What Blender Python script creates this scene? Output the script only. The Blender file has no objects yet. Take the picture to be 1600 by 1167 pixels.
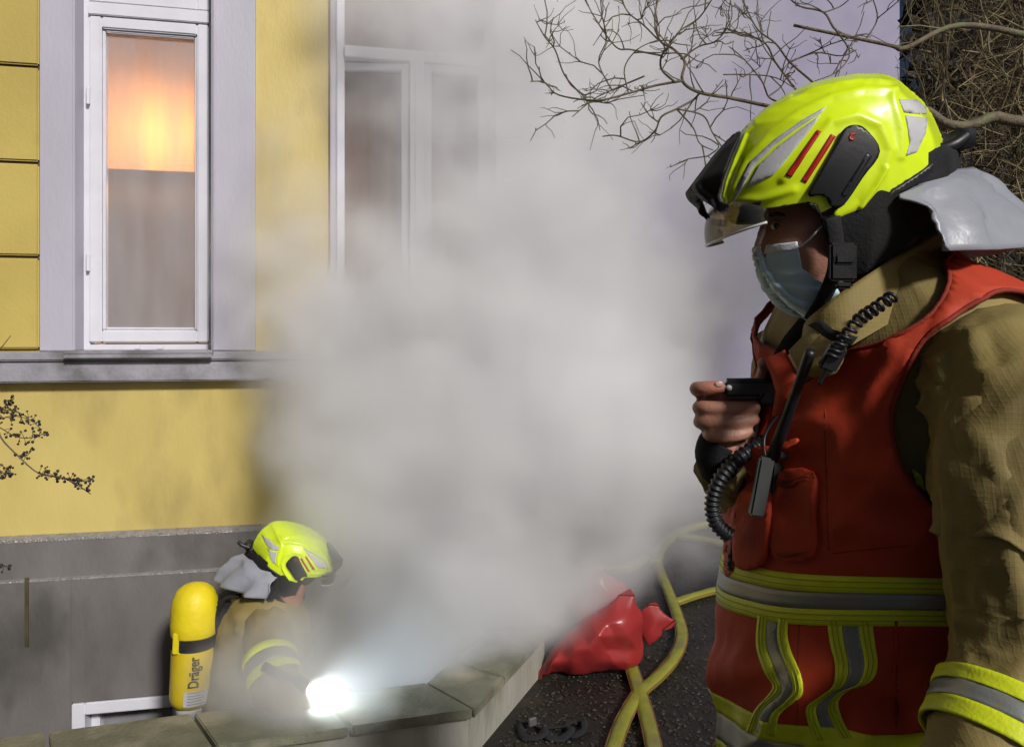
import bpy, bmesh, math, random
from math import sin, cos, pi, radians, sqrt, atan2, exp
from mathutils import Vector, Matrix, noise
from mathutils.bvhtree import BVHTree
from mathutils.geometry import delaunay_2d_cdt
random.seed(7)
sc = bpy.context.scene
COL = sc.collection

# ------------------------------------------------------------------ camera
CAM_H, HOR, FOC = 1.47, 530.0, 1200.0          # eye height, horizon row, focal length (in 1600 px wide units)
cd = bpy.data.cameras.new('camera'); cam = bpy.data.objects.new('camera', cd); COL.objects.link(cam)
cam.location = (0, 0, CAM_H); cam.rotation_euler = (pi/2, 0, 0)
cd.sensor_fit = 'HORIZONTAL'; cd.sensor_width = 36; cd.lens = 36*FOC/1600
cd.shift_y = (HOR-583.5)/1600; cd.clip_start = 0.02; cd.clip_end = 500
sc.camera = cam
# ------------------------------------------------------------------ world, sun, exposure
SUN_AZ, SUN_EL = radians(31), radians(32)      # to the right of the view axis behind the camera, height
w = bpy.data.worlds.new('World'); sc.world = w; w.use_nodes = True
nt = w.node_tree; bg = nt.nodes['Background']
sky = nt.nodes.new('ShaderNodeTexSky'); sky.sky_type = 'NISHITA'; sky.sun_disc = False
sky.sun_elevation = SUN_EL; sky.sun_rotation = radians(180)-SUN_AZ; sky.air_density = .5; sky.dust_density = 4.0
nt.links.new(sky.outputs[0], bg.inputs[0]); bg.inputs[1].default_value = 0.021
sd = bpy.data.lights.new('sun', 'SUN'); sun = bpy.data.objects.new('sun', sd); COL.objects.link(sun)
sd.energy = 3.2; sd.angle = radians(7); sd.color = (1.0, 0.965, 0.93)
to_sun = Vector((sin(SUN_AZ)*cos(SUN_EL), -cos(SUN_AZ)*cos(SUN_EL), sin(SUN_EL)))
sun.rotation_euler = to_sun.to_track_quat('Z', 'Y').to_euler(); sun.location = (6, -3, 5)
vs = sc.view_settings; vs.view_transform = 'Standard'; vs.look = 'None'; vs.gamma = 1; vs.use_curve_mapping = False; vs.exposure = 0.14
cy = sc.cycles; cy.use_denoising = True; cy.volume_bounces = 7; cy.max_bounces = 10; cy.transparent_max_bounces = 12
cy.volume_step_rate = 4; cy.volume_max_steps = 256; cy.sample_clamp_indirect = 4

# ------------------------------------------------------------------ helpers
def P(px, py, D): return Vector(((px-800)/FOC*D, D, CAM_H-(py-HOR)/FOC*D))
WTAN = 0.21; WL = sqrt(1+WTAN*WTAN); WD0 = 3.7
WU = Vector((1/WL, WTAN/WL, 0)); WN = Vector((WTAN/WL, -1/WL, 0))      # along the house wall, and out of it
def DW(px, off=0): return (WD0-off*WL)/(1-WTAN*(px-800)/FOC)
def WS(px, off=0): d = DW(px, off); return ((px-800)/FOC*d)*WL + (0 if off == 0 else -off*0)   # run along the wall for a picture column
def WZ(px, py, off=0): return CAM_H-(py-HOR)/FOC*DW(px, off)
def W3(s, off, z): return Vector((0, WD0, 0))+WU*s+WN*off+Vector((0, 0, z))

ORG = {}
def empty(name, loc=(0,0,0), parent=None):
    o = bpy.data.objects.new(name, None); COL.objects.link(o); o.empty_display_size = .1
    loc = Vector(loc); ORG[o.name] = loc
    if parent: o.parent = parent; o.location = loc-ORG[parent.name]
    else: o.location = loc
    return o
def tag(o, label=None, cat=None, group=None, kind=None):
    if label: o['label'] = label
    if cat: o['category'] = cat
    if group: o['group'] = group
    if kind: o['kind'] = kind
    return o
def link(name, me, mat, parent=None, smooth=False, org=None):
    o = bpy.data.objects.new(name, me); COL.objects.link(o)
    if mat and not me.materials: me.materials.append(mat)
    if smooth:
        for p in me.polygons: p.use_smooth = True
    if parent:
        o.parent = parent; ORG[o.name] = ORG[parent.name]
    else: ORG[o.name] = Vector(org or (0,0,0)); o.location = ORG[o.name]
    return o
class MB:
    def __init__(s): s.v = []; s.f = []
    def add(s, vs, fs):
        n = len(s.v); s.v += [Vector(v) for v in vs]; s.f += [tuple(i+n for i in f) for f in fs]
    def box(s, c0, c1, fr=None):
        x0,y0,z0 = c0; x1,y1,z1 = c1
        vs = [(x0,y0,z0),(x1,y0,z0),(x1,y1,z0),(x0,y1,z0),(x0,y0,z1),(x1,y0,z1),(x1,y1,z1),(x0,y1,z1)]
        if fr: vs = [fr(*v) for v in vs]
        s.add(vs, [(0,3,2,1),(4,5,6,7),(0,1,5,4),(1,2,6,5),(2,3,7,6),(3,0,4,7)])
    def prism(s, poly, z0, z1):
        n = len(poly)
        s.add([(x,y,z0) for x,y in poly]+[(x,y,z1) for x,y in poly],
              [tuple(range(n))[::-1], tuple(range(n,2*n))]+[(i,(i+1)%n,n+(i+1)%n,n+i) for i in range(n)])
    def rings(s, R, close=True, cap0=True, cap1=True):
        n = len(R[0]); fs = []
        for k in range(len(R)-1):
            for i in range(n if close else n-1):
                j = (i+1)%n; fs.append((k*n+i, k*n+j, (k+1)*n+j, (k+1)*n+i))
        if cap0: fs.append(tuple(range(n))[::-1])
        if cap1: fs.append(tuple(range((len(R)-1)*n, len(R)*n)))
        s.add([v for r in R for v in r], fs)
    def tube(s, pts, rad, n=8, sq=1.0, cap=True, up=None):
        pts = [Vector(p) for p in pts]; m = len(pts)
        if not hasattr(rad, '__len__'): rad = [rad]*m
        R = []; prev = None
        for k in range(m):
            t = (pts[min(k+1,m-1)]-pts[max(k-1,0)])
            if t.length < 1e-9: t = Vector((0,0,1))
            t.normalize()
            if prev is None:
                a = Vector(up) if up else (Vector((0,0,1)) if abs(t.z) < .9 else Vector((1,0,0)))
                u = (a-t*a.dot(t)).normalized()
            else: u = (prev-t*prev.dot(t)).normalized()
            prev = u; v = t.cross(u)
            R.append([pts[k]+(u*cos(2*pi*i/n)*sq+v*sin(2*pi*i/n))*rad[k] for i in range(n)])
        s.rings(R, True, cap, cap)
    def mesh(s, name, org=(0,0,0)):
        me = bpy.data.meshes.new(name); o = Vector(org)
        me.from_pydata([v-o for v in s.v], [], s.f); me.validate(); return me
    def build(s, name, mat, parent=None, smooth=False, bevel=0, org=None, seg=2):
        og = ORG[parent.name] if parent else (org or (0,0,0))
        me = s.mesh(name, og)
        if bevel or True:
            bm = bmesh.new(); bm.from_mesh(me)
            bmesh.ops.recalc_face_normals(bm, faces=bm.faces)
            if bevel: bmesh.ops.bevel(bm, geom=[e for e in bm.edges if e.calc_face_angle(0) > .5], offset=bevel, segments=seg, affect='EDGES', clamp_overlap=True)
            bm.to_mesh(me); bm.free()
        return link(name, me, mat, parent, smooth or bool(bevel and seg > 1 and False), org)
def catmull(pts, n=8):
    pts = [Vector(p) for p in pts]; out = []
    for i in range(len(pts)-1):
        p0, p1, p2, p3 = pts[max(i-1,0)], pts[i], pts[i+1], pts[min(i+2,len(pts)-1)]
        for k in range(n):
            t = k/n
            out.append(.5*((2*p1)+(p2-p0)*t+(2*p0-5*p1+4*p2-p3)*t*t+(3*p1-p0-3*p2+p3)*t**3))
    return out+[pts[-1]]
def lerp_list(vals, n):
    out = []
    for k in range(n):
        t = k/(n-1)*(len(vals)-1); i = min(int(t), len(vals)-2); out.append(vals[i]+(vals[i+1]-vals[i])*(t-i))
    return out
def inpoly(x, y, poly):
    c = False; n = len(poly)
    for i in range(n):
        x1,y1 = poly[i]; x2,y2 = poly[(i+1)%n]
        if (y1 > y) != (y2 > y) and x < (x2-x1)*(y-y1)/(y2-y1)+x1: c = not c
    return c
def patch2d(poly, h, holes=()):
    """triangulate a 2-D polygon with a grid of spacing h inside; returns points and triangles"""
    pts = []; edges = []
    for pl in [poly]+list(holes):
        dense = []
        for i in range(len(pl)):
            a = Vector(pl[i]); b = Vector(pl[(i+1)%len(pl)]); k = max(1, int((b-a).length/h+.5))
            dense += [a.lerp(b, j/k) for j in range(k)]
        n0 = len(pts); pts += dense; edges += [(n0+i, n0+(i+1)%len(dense)) for i in range(len(dense))]
    nb = len(pts); bound = list(pts)
    xs = [p[0] for p in poly]; ys = [p[1] for p in poly]; r = 0
    y = min(ys)+h*.5
    while y < max(ys):
        x = min(xs)+h*(.5+.5*(r%2))
        while x < max(xs):
            if inpoly(x, y, poly) and not any(inpoly(x, y, q) for q in holes) and min((b[0]-x)**2+(b[1]-y)**2 for b in bound) > (h*.45)**2: pts.append(Vector((x, y)))
            x += h
        y += h*.87; r += 1
    V, E, F, *_ = delaunay_2d_cdt([Vector((p[0],p[1])) for p in pts], edges, [], 0, 1e-6)
    out = []
    for f in F:
        cx = sum(V[i][0] for i in f)/len(f); cyy = sum(V[i][1] for i in f)/len(f)
        if inpoly(cx, cyy, poly) and not any(inpoly(cx, cyy, q) for q in holes): out.append(tuple(f))
    return [(v[0], v[1]) for v in V], out
def smooth_poly(poly, n=5, closed=True):
    m = len(poly); out = []
    for i in range(m if closed else m-1):
        p = [Vector(poly[(i+k)%m] if closed else poly[max(0,min(m-1,i+k))]) for k in (-1,0,1,2)]
        for k in range(n):
            t = k/n
            q = .5*((2*p[1])+(p[2]-p[0])*t+(2*p[0]-5*p[1]+4*p[2]-p[3])*t*t+(3*p[1]-p[0]-3*p[2]+p[3])*t**3)
            out.append((q[0], q[1]))
    if not closed: out.append(tuple(poly[-1]))
    return out

# ------------------------------------------------------------------ materials
MATS = {}
def mat(name, c1, c2=None, scale=6.0, rough=.6, bump=0.0, bscale=40.0, metal=0.0, spec=.5, stretch=(1,1,1), wear=None, wscale=2.0, coat=0.0, trans=0.0, alpha=1.0, sheen=0.0, weave=0.0, detail=6.0, rvar=0.1, sss=0.0):
    if name in MATS: return MATS[name]
    m = bpy.data.materials.new(name); m.use_nodes = True; t = m.node_tree; N = t.nodes; L = t.links
    b = N['Principled BSDF']
    tc = N.new('ShaderNodeTexCoord'); mp = N.new('ShaderNodeMapping'); mp.inputs['Scale'].default_value = stretch
    L.new(tc.outputs['Object'], mp.inputs[0])
    nz = N.new('ShaderNodeTexNoise'); nz.inputs['Scale'].default_value = scale; nz.inputs['Detail'].default_value = detail
    L.new(mp.outputs[0], nz.inputs['Vector'])
    rp = N.new('ShaderNodeMapRange'); rp.inputs[1].default_value = .3; rp.inputs[2].default_value = .7
    L.new(nz.outputs[0], rp.inputs[0])
    c2 = c2 or tuple(x*.82 for x in c1)
    mx = N.new('ShaderNodeMix'); mx.data_type = 'RGBA'; mx.inputs[6].default_value = (*c1,1); mx.inputs[7].default_value = (*c2,1)
    L.new(rp.outputs[0], mx.inputs[0]); col = mx.outputs[2]
    if wear:
        n2 = N.new('ShaderNodeTexNoise'); n2.inputs['Scale'].default_value = wscale; n2.inputs['Detail'].default_value = 9
        L.new(mp.outputs[0], n2.inputs['Vector'])
        r2 = N.new('ShaderNodeMapRange'); r2.inputs[1].default_value = .52; r2.inputs[2].default_value = .68; L.new(n2.outputs[0], r2.inputs[0])
        m2 = N.new('ShaderNodeMix'); m2.data_type = 'RGBA'; L.new(col, m2.inputs[6]); m2.inputs[7].default_value = (*wear,1); L.new(r2.outputs[0], m2.inputs[0]); col = m2.outputs[2]
    L.new(col, b.inputs['Base Color'])
    rr = N.new('ShaderNodeMapRange'); rr.inputs[3].default_value = max(0,rough-rvar); rr.inputs[4].default_value = min(1,rough+rvar)
    L.new(nz.outputs[0], rr.inputs[0]); L.new(rr.outputs[0], b.inputs['Roughness'])
    b.inputs['Metallic'].default_value = metal; b.inputs['Specular IOR Level'].default_value = spec
    b.inputs['Coat Weight'].default_value = coat; b.inputs['Transmission Weight'].default_value = trans; b.inputs['Alpha'].default_value = alpha
    b.inputs['Sheen Weight'].default_value = sheen
    if sss: b.inputs['Subsurface Weight'].default_value = sss; b.inputs['Subsurface Radius'].default_value = (.01,.004,.002)
    if bump or weave:
        prev = None
        if bump:
            nb = N.new('ShaderNodeTexNoise'); nb.inputs['Scale'].default_value = bscale; nb.inputs['Detail'].default_value = 5
            L.new(mp.outputs[0], nb.inputs['Vector'])
            bp = N.new('ShaderNodeBump'); bp.inputs['Strength'].default_value = bump; bp.inputs['Distance'].default_value = .01
            L.new(nb.outputs[0], bp.inputs['Height']); prev = bp
        if weave:
            for ax in ('X','Z'):
                wv = N.new('ShaderNodeTexWave'); wv.bands_direction = ax; wv.inputs['Scale'].default_value = weave; wv.inputs['Distortion'].default_value = .6
                L.new(tc.outputs['Object'], wv.inputs['Vector'])
                b2 = N.new('ShaderNodeBump'); b2.inputs['Strength'].default_value = .09; b2.inputs['Distance'].default_value = .002
                pw = N.new('ShaderNodeMath'); pw.operation = 'POWER'; pw.inputs[1].default_value = 9; L.new(wv.outputs[1], pw.inputs[0]); L.new(pw.outputs[0], b2.inputs['Height'])
                if prev: L.new(prev.outputs[0], b2.inputs['Normal'])
                prev = b2
        L.new(prev.outputs[0], b.inputs['Normal'])
    MATS[name] = m; return m
def glass_mat(name, tint, rough=.03, clear=.85, ior=1.45, refl=1.0):
    """thin pane: mostly clear, with a fresnel reflection"""
    m = bpy.data.materials.new(name); m.use_nodes = True; t = m.node_tree; N = t.nodes; L = t.links
    N.remove(N['Principled BSDF']); out = N['Material Output']
    tr = N.new('ShaderNodeBsdfTransparent'); tr.inputs[0].default_value = (*tint,1)
    gl = N.new('ShaderNodeBsdfGlossy'); gl.inputs['Roughness'].default_value = rough
    fr = N.new('ShaderNodeFresnel'); fr.inputs[0].default_value = ior
    nz = N.new('ShaderNodeTexNoise'); nz.inputs['Scale'].default_value = 3; df = N.new('ShaderNodeBsdfDiffuse'); df.inputs[0].default_value = (.5,.5,.52,1)
    mp = N.new('ShaderNodeMapRange'); mp.inputs[3].default_value = (1-clear)*.4; mp.inputs[4].default_value = (1-clear)*1.6; L.new(nz.outputs[0], mp.inputs[0])
    m0 = N.new('ShaderNodeMixShader'); L.new(mp.outputs[0], m0.inputs[0]); L.new(tr.outputs[0], m0.inputs[1]); L.new(df.outputs[0], m0.inputs[2])
    mx = N.new('ShaderNodeMixShader'); fm_ = N.new('ShaderNodeMath'); fm_.operation = 'MULTIPLY'; fm_.inputs[1].default_value = refl; L.new(fr.outputs[0], fm_.inputs[0]); L.new(fm_.outputs[0], mx.inputs[0]); L.new(m0.outputs[0], mx.inputs[1]); L.new(gl.outputs[0], mx.inputs[2])
    L.new(mx.outputs[0], out.inputs[0]); MATS[name] = m; return m
def emit_mat(name, col, s):
    m = bpy.data.materials.new(name); m.use_nodes = True; t = m.node_tree; b = t.nodes['Principled BSDF']
    b.inputs['Emission Color'].default_value = (*col,1); b.inputs['Emission Strength'].default_value = s; b.inputs['Base Color'].default_value = (*col,1)
    MATS[name] = m; return m
# ================================================================== the setting
m_yellow = mat('yellow_render', (.60,.48,.165), (.50,.395,.125), 3, .45, .10, 60, stretch=(1.2,1.2,.55), wear=(.38,.30,.11), wscale=2.6, spec=.45)
m_stone = mat('lilac_stone_paint', (.49,.475,.56), (.41,.395,.47), 4, .55, .12, 70, stretch=(1,1,.35), wear=(.40,.385,.44), wscale=2.5)
m_sill = mat('grey_stone', (.34,.33,.37), (.26,.25,.28), 9, .45, .25, 60, wear=(.16,.155,.16), wscale=5)
m_plinth = mat('grey_plinth_render', (.18,.168,.165), (.125,.116,.112), 4, .5, .16, 55, stretch=(1.2,1.2,.6), wear=(.085,.08,.074), wscale=3)
m_white = mat('white_window_paint', (.68,.68,.74), (.61,.61,.67), 8, .35, .05, 40)
m_dark = mat('dark_interior', (.10,.075,.06), (.07,.05,.04), 4, .8)
m_gap = mat('dark_joint', (.09,.07,.04), (.05,.04,.02), 12, .9)
m_conc = mat('concrete_kerb', (.36,.35,.30), (.24,.235,.19), 7, .7, .5, 45, stretch=(1,1,.35), wear=(.12,.12,.075), wscale=4)
m_cap = mat('mossy_cap_slab', (.165,.165,.115), (.105,.105,.07), 9, .6, .5, 60, wear=(.25,.23,.16), wscale=6)
m_soil = mat('dark_wet_soil', (.014,.012,.009), (.006,.005,.004), 9, .6, .9, 40, wear=(.03,.023,.015), wscale=5)
m_pale = mat('haze_lilac_render', (.34,.325,.44), (.29,.275,.385), 1.5, .8, .2, 30)  # lilac of the lit smoke put into the wall colour
m_glass = glass_mat('window_glass', (.93,.93,.95), .04, .68)  # grey film in the pane stands for smoke haze behind the glass

# ground, with a hole where the light well goes down
KB = [Vector((-3.6, 2.64-3.47*.30)), Vector((-.13, 2.64)), Vector((.175, 3.40)), Vector((.10, 3.72))]
def offset_line(pl, d):
    out = []
    for i, p in enumerate(pl):
        ns = []
        for a, b in ((i-1, i), (i, i+1)):
            if a >= 0 and b < len(pl): e = (pl[b]-pl[a]).normalized(); ns.append(Vector((-e.y, e.x)))
        n = sum(ns, Vector((0,0))).normalized(); out.append(p+n*d/max(.4, n.dot(ns[0])))
    return out
KI = offset_line(KB, .25); KO2 = offset_line(KB, .03); KM = offset_line(KB, .12); KI2 = offset_line(KB, .22)
wellpoly = [tuple(p) for p in KM]+[(.1, 3.9), (-3.6, 3.2)]
V, F = patch2d([(-60,-20),(60,-20),(60,80),(-60,80)], 12, [wellpoly])
me = bpy.data.meshes.new('ground'); me.from_pydata([(x,y,0) for x,y in V], [], F); me.validate()
g = link('ground', me, m_soil); tag(g, kind='structure')
# light well: floor and side walls
mb = MB(); mb.prism([tuple(p) for p in KI2]+[(.1,3.9),(-3.6,3.2)], -1.15, -1.0)
g = mb.build('light_well_floor', m_soil); tag(g, kind='structure')

kw = empty('kerb_wall', (-.13,2.64,0)); tag(kw, 'low concrete kerb wall with mossy cap slabs around the light well', 'kerb wall')
mb = MB(); o, i = KO2, KI2
for k in range(3): mb.prism([tuple(o[k]), tuple(o[k+1]), tuple(i[k+1]), tuple(i[k])], -1.0, .163)
mb.build('base', m_conc, kw)
def leg_slabs(k, cuts):
    a0, a1, b0, b1 = KB[k], KB[k+1], KI[k], KI[k+1]
    for q in range(len(cuts)-1):
        g0 = .002 if q else 0; g1 = .002 if q < len(cuts)-2 else .0015
        t0, t1 = cuts[q]+g0, cuts[q+1]-g1
        jz = random.uniform(-.002, .003)
        b = MB(); b.prism([tuple(a0.lerp(a1,t0)), tuple(a0.lerp(a1,t1)), tuple(b0.lerp(b1,t1)), tuple(b0.lerp(b1,t0))], .166, .20+jz)
        b.build('cap_slab', m_cap, kw, bevel=.004, seg=2)
leg_slabs(0, [0,.13,.26,.39,.52,.645,.77,.885,1]); leg_slabs(1, [0,.33,.66,1]); leg_slabs(2, [0,1])

# the house -----------------------------------------------------------------
house = empty('house', (-.8,3.5,0)); tag(house, 'yellow rendered house with grey plinth and pale window surrounds', 'house')
fr = W3
def wbox(mb, pxa, pya, pxb, pyb, o0, o1, ref=None):
    """box on the wall spanning picture columns/rows, its rows read at the middle column, from depth o0 to o1"""
    pm = ref if ref is not None else (pxa+pxb)/2
    mb.box((WS(pxa), o0, WZ(pm, pyb)), (WS(pxb), o1, WZ(pm, pya)), fr)
def sx(px): return WS(px)
Z_SILL_T = WZ(0, 560); Z_SILL_B = WZ(0, 597); Z_PL = WZ(0, 842); TOP = 4.3
S0, S1 = -5.2, sx(880)
w1a, w1b, w1top, w1bot = sx(119), sx(334), 3.75, WZ(230, 548)
w2a, w2b, w2top, w2bot = sx(524), sx(775), 3.75, WZ(600, 548)
mb = MB()
for a, b, z0, z1 in ((S0, w1a, Z_SILL_T, TOP), (w1b, w2a, Z_SILL_T, TOP), (w2b, S1, Z_SILL_T, TOP), (w1a, w1b, w1top, TOP), (w2a, w2b, w2top, TOP), (S0, S1, Z_PL-.02, Z_SILL_T)):
    mb.box((a, -.4, z0), (b, 0, z1), fr)
mb.build('wall', m_yellow, house)
# plinth, with the basement window opening
bw = (sx(118), sx(300), -.62, WZ(190, 1085))
mb = MB(); Z_L2 = WZ(0, 905)
for a, b, z0, z1 in ((S0, bw[0], -1.05, Z_L2), (bw[1], S1, -1.05, Z_L2), (bw[0], bw[1], bw[3], Z_L2), (bw[0], bw[1], -1.05, bw[2])):
    mb.box((a, -.4, z0), (b, .045, z1), fr)
mb.box((S0, -.4, Z_L2), (S1, .03, Z_PL), fr)
mb.build('plinth', m_plinth, house, bevel=.004)
m_wetedge = mat('wet_plinth_edge', (.30,.285,.28), (.2,.19,.185), 30, .15, .9, 120, spec=.9, rvar=.08)
mb = MB(); mb.add([W3(S0,.032,Z_PL-.012),W3(S1,.032,Z_PL-.012),W3(S1,.031,Z_PL-.001),W3(S0,.031,Z_PL-.001),W3(S1,.001,Z_PL+.012),W3(S0,.001,Z_PL+.012)],[(0,1,2,3),(3,2,4,5)])
mb.build('plinth_edge', m_wetedge, house)
mb = MB(); mb.add([W3(S0,.047,Z_L2-.006),W3(S1,.047,Z_L2-.006),W3(S1,.046,Z_L2),W3(S0,.046,Z_L2),W3(S1,.031,Z_L2+.005),W3(S0,.031,Z_L2+.005)],[(0,1,2,3),(3,2,4,5)])
mb.build('plinth_edge', m_wetedge, house)
mb = MB(); mb.box((sx(46), .0445, WZ(50,1003)), (sx(52), .05, WZ(50,897)), fr); mb.build('drain_slot', m_gap, house)
# string course under the windows
mb = MB(); mb.box((S0, -.02, Z_SILL_B), (S1, .07, Z_SILL_T-.012), fr); mb.build('string_course', m_sill, house, bevel=.006)
mb = MB(); mb.box((S0, -.02, Z_SILL_T-.010), (S1, .085, Z_SILL_T+.028), fr); mb.build('string_course_top', m_sill, house, bevel=.006)
# rusticated blocks left of the first window
zs = [WZ(30,549)+.005, WZ(30,402), WZ(30,255), WZ(30,105), WZ(30,-45), WZ(30,-195), 4.2]
m_block = mat('yellow_block_render', (.52,.41,.11), (.42,.325,.08), 2.5, .5, .13, 60, wear=(.36,.27,.08), wscale=2.0)
for k in range(len(zs)-1):
    for a, b in ((sx(-330), sx(-140)), (sx(-140), sx(64))):
        mb = MB(); mb.box((a+.003, .0, zs[k]+.006), (b-.001, .022, zs[k+1]-.006), fr); mb.build('block', m_block, house, bevel=.007)
mb = MB(); mb.box((sx(-330), .001, zs[0]), (sx(64)-.002, .004, zs[-1]), fr); mb.build('block_joint', m_gap, house)
def flat_surround(pa, pb, z0, z1, off=.03):
    mb = MB(); mb.box((pa, -.02, z0), (pb, off, z1), fr); mb.build('window_surround', m_stone, house, bevel=.004)
flat_surround(sx(66), w1a, Z_SILL_T+.03, 4.2); flat_surround(w1b, sx(400), Z_SILL_T+.03, 4.2); flat_surround(w1a, w1b, w1top, 4.2, .029)
flat_surround(w1b+.002, w1b+.022, Z_SILL_T+.03, w1top, .037)
for a_, b_, z0_, z1_ in ((w1a, w1b, w1bot, w1top), (w2a, w2b, w2bot, w2top)):
    for s_ in (a_+.0008, b_-.0048):
        mb = MB(); mb.box((s_, -.40, z0_+.005), (s_+.004, .0292, z1_), fr); mb.build('window_reveal', m_stone, house)
flat_surround(sx(516), w2a, Z_SILL_T+.03, 4.2); flat_surround(w2b, sx(879), Z_SILL_T+.03, 4.2); flat_surround(w2a, w2b, w2top, 4.2, .029)  # right-hand panel widened; its lilac stands for haze over the yellow wall
def frame_rect(mb, a, b, z0, z1, w, o0, o1, wb=None, wt=None):
    wb = wb or w; wt = wt or w
    mb.box((a,o0,z0),(a+w,o1,z1),fr); mb.box((b-w,o0,z0),(b,o1,z1),fr)
    mb.box((a+w,o0+.0005,z0),(b-w,o1-.0005,z0+wb),fr); mb.box((a+w,o0+.0005,z1-wt),(b-w,o1-.0005,z1),fr)
# first window: the frame, a tall casement and a fanlight above the transom
win = empty('window', W3(w1a, 0, w1bot), house)
zt = WZ(230, 20)
mb = MB(); frame_rect(mb, w1a+.0055, w1b-.0055, w1bot, w1top, .028, -.16, -.075); mb.box((w1a+.03,-.155,zt-.004),(w1b-.03,-.055,zt+.05),fr); mb.build('frame', m_white, win, bevel=.003)
cs0, cs1 = sx(136)+.012, sx(318)+.02
mb = MB(); frame_rect(mb, w1a+.032, w1b-.032, w1bot+.035, zt-.008, .050, -.135, -.06, wb=.056, wt=.052); mb.build('casement', m_white, win, bevel=.006, seg=3)
mb = MB(); frame_rect(mb, w1a+.083, w1b-.083, w1bot+.092, zt-.061, .011, -.120, -.075); mb.build('glazing_bead', m_white, win, bevel=.004)
mb = MB(); frame_rect(mb, w1a+.032, w1b-.032, zt+.053, w1top-.03, .05, -.135, -.06); mb.build('fanlight_frame', m_white, win, bevel=.004)
mb = MB(); mb.box((w1a+.088,-.101,w1bot+.096),(w1b-.088,-.096,zt-.065),fr); mb.build('pane', m_glass, win)
mb = MB(); mb.box((w1a+.08,-.101,zt+.1),(w1b-.08,-.096,w1top-.075),fr); mb.build('pane', m_glass, win)
mb = MB(); mb.box((w1a-.012,-.07,w1bot-.012),(w1b+.012,.115,w1bot+.004),fr); mb.box((w1a-.012,.100,w1bot-.03),(w1b+.012,.1155,w1bot-.0125),fr); mb.build('sill', m_sill, win, bevel=.003)
for q in (.35, .62): 
    mb = MB(); s = w1a+.10+q*.35; mb.box((s,-.06,w1bot+.006),(s+.02,-.045,w1bot+.022),fr); mb.build('drain_cap', m_white, win, bevel=.002)
for zz in (w1bot+.35, zt-.4):
    mb = MB(); mb.tube([W3(w1a+.030,-.055,zz), W3(w1a+.030,-.055,zz+.07)], .008, 8); mb.build('hinge', m_white, win)
# the lit room behind it: a roller blind with a lamp behind
m_blind = bpy.data.materials.new('blind_fabric'); m_blind.use_nodes = True
t = m_blind.node_tree; N = t.nodes; N.remove(N['Principled BSDF'])
tl = N.new('ShaderNodeBsdfTranslucent'); tl.inputs[0].default_value = (.9,.72,.5,1); dfz = N.new('ShaderNodeBsdfDiffuse'); dfz.inputs[0].default_value = (.45,.36,.27,1)
wv = N.new('ShaderNodeTexNoise'); wv.inputs['Scale'].default_value = 40; tcn = N.new('ShaderNodeTexCoord'); mpn = N.new('ShaderNodeMapping'); mpn.inputs['Scale'].default_value = (1,1,.08)
t.links.new(tcn.outputs['Object'], mpn.inputs[0]); t.links.new(mpn.outputs[0], wv.inputs['Vector'])
mr = N.new('ShaderNodeMapRange'); mr.inputs[3].default_value = .44; mr.inputs[4].default_value = .56; t.links.new(wv.outputs[0], mr.inputs[0])
ms = N.new('ShaderNodeMixShader'); t.links.new(mr.outputs[0], ms.inputs[0]); t.links.new(tl.outputs[0], ms.inputs[1]); t.links.new(dfz.outputs[0], ms.inputs[2]); t.links.new(ms.outputs[0], N['Material Output'].inputs[0])
zb = WZ(230, 262, -.2)
mb = MB(); mb.box((w1a-.05,-.262,zb),(w1b+.1,-.26,3.9),fr); bl = mb.build('roller_blind', m_blind, win)
m_room = mat('room_plaster', (.30,.26,.23), (.24,.2,.18), 3, .8)
m_room2 = mat('brown_room_plaster', (.20,.125,.085), (.15,.09,.06), 3, .8)
def room(a, b, z0, z1, dep, m):
    mb = MB(); t_ = .02
    mb.box((a,-dep-t_,z0),(b,-dep,z1),fr); mb.box((a-t_,-dep,z0),(a,-.41,z1),fr); mb.box((b,-dep,z0),(b+t_,-.41,z1),fr)
    mb.box((a,-dep,z0-t_),(b,-.41,z0),fr); mb.box((a,-dep,z1),(b,-.41,z1+t_),fr); return mb.build('room_wall', m, house)
room(w1a-.7, w1b+.35, .6, 3.95, 2.2, m_room); room(w2a-.15, w2b+.05, .6, 3.95, 1.8, m_room2)
ld = bpy.data.lights.new('room_lamp', 'POINT'); ld.energy = 46; ld.color = (1,.56,.24); ld.shadow_soft_size = .08
lamp = bpy.data.objects.new('room_lamp', ld); COL.objects.link(lamp); lamp.location = W3((w1a+w1b)/2+.0, -.50, zb+.17)
mb = MB(); lc = W3((w1a+w1b)/2+.0, -.50, zb+.17)
# a pendant shade open at the bottom hangs round the bulb
pl = empty('pendant_lamp', lc+Vector((0,0,.25))); tag(pl, 'warm glowing ceiling lamp behind the blind of the left window', 'lamp')
mb = MB(); mb.tube([lc+Vector((0,0,.10)), lc+Vector((0,0,1.2))], .004, 6); mb.build('cord', m_dark, pl)
mb = MB(); mb.tube([lc+Vector((0,0,.10)), lc+Vector((0,0,.13))], .05, 16); mb.build('lamp_cap', m_dark, pl)
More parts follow.
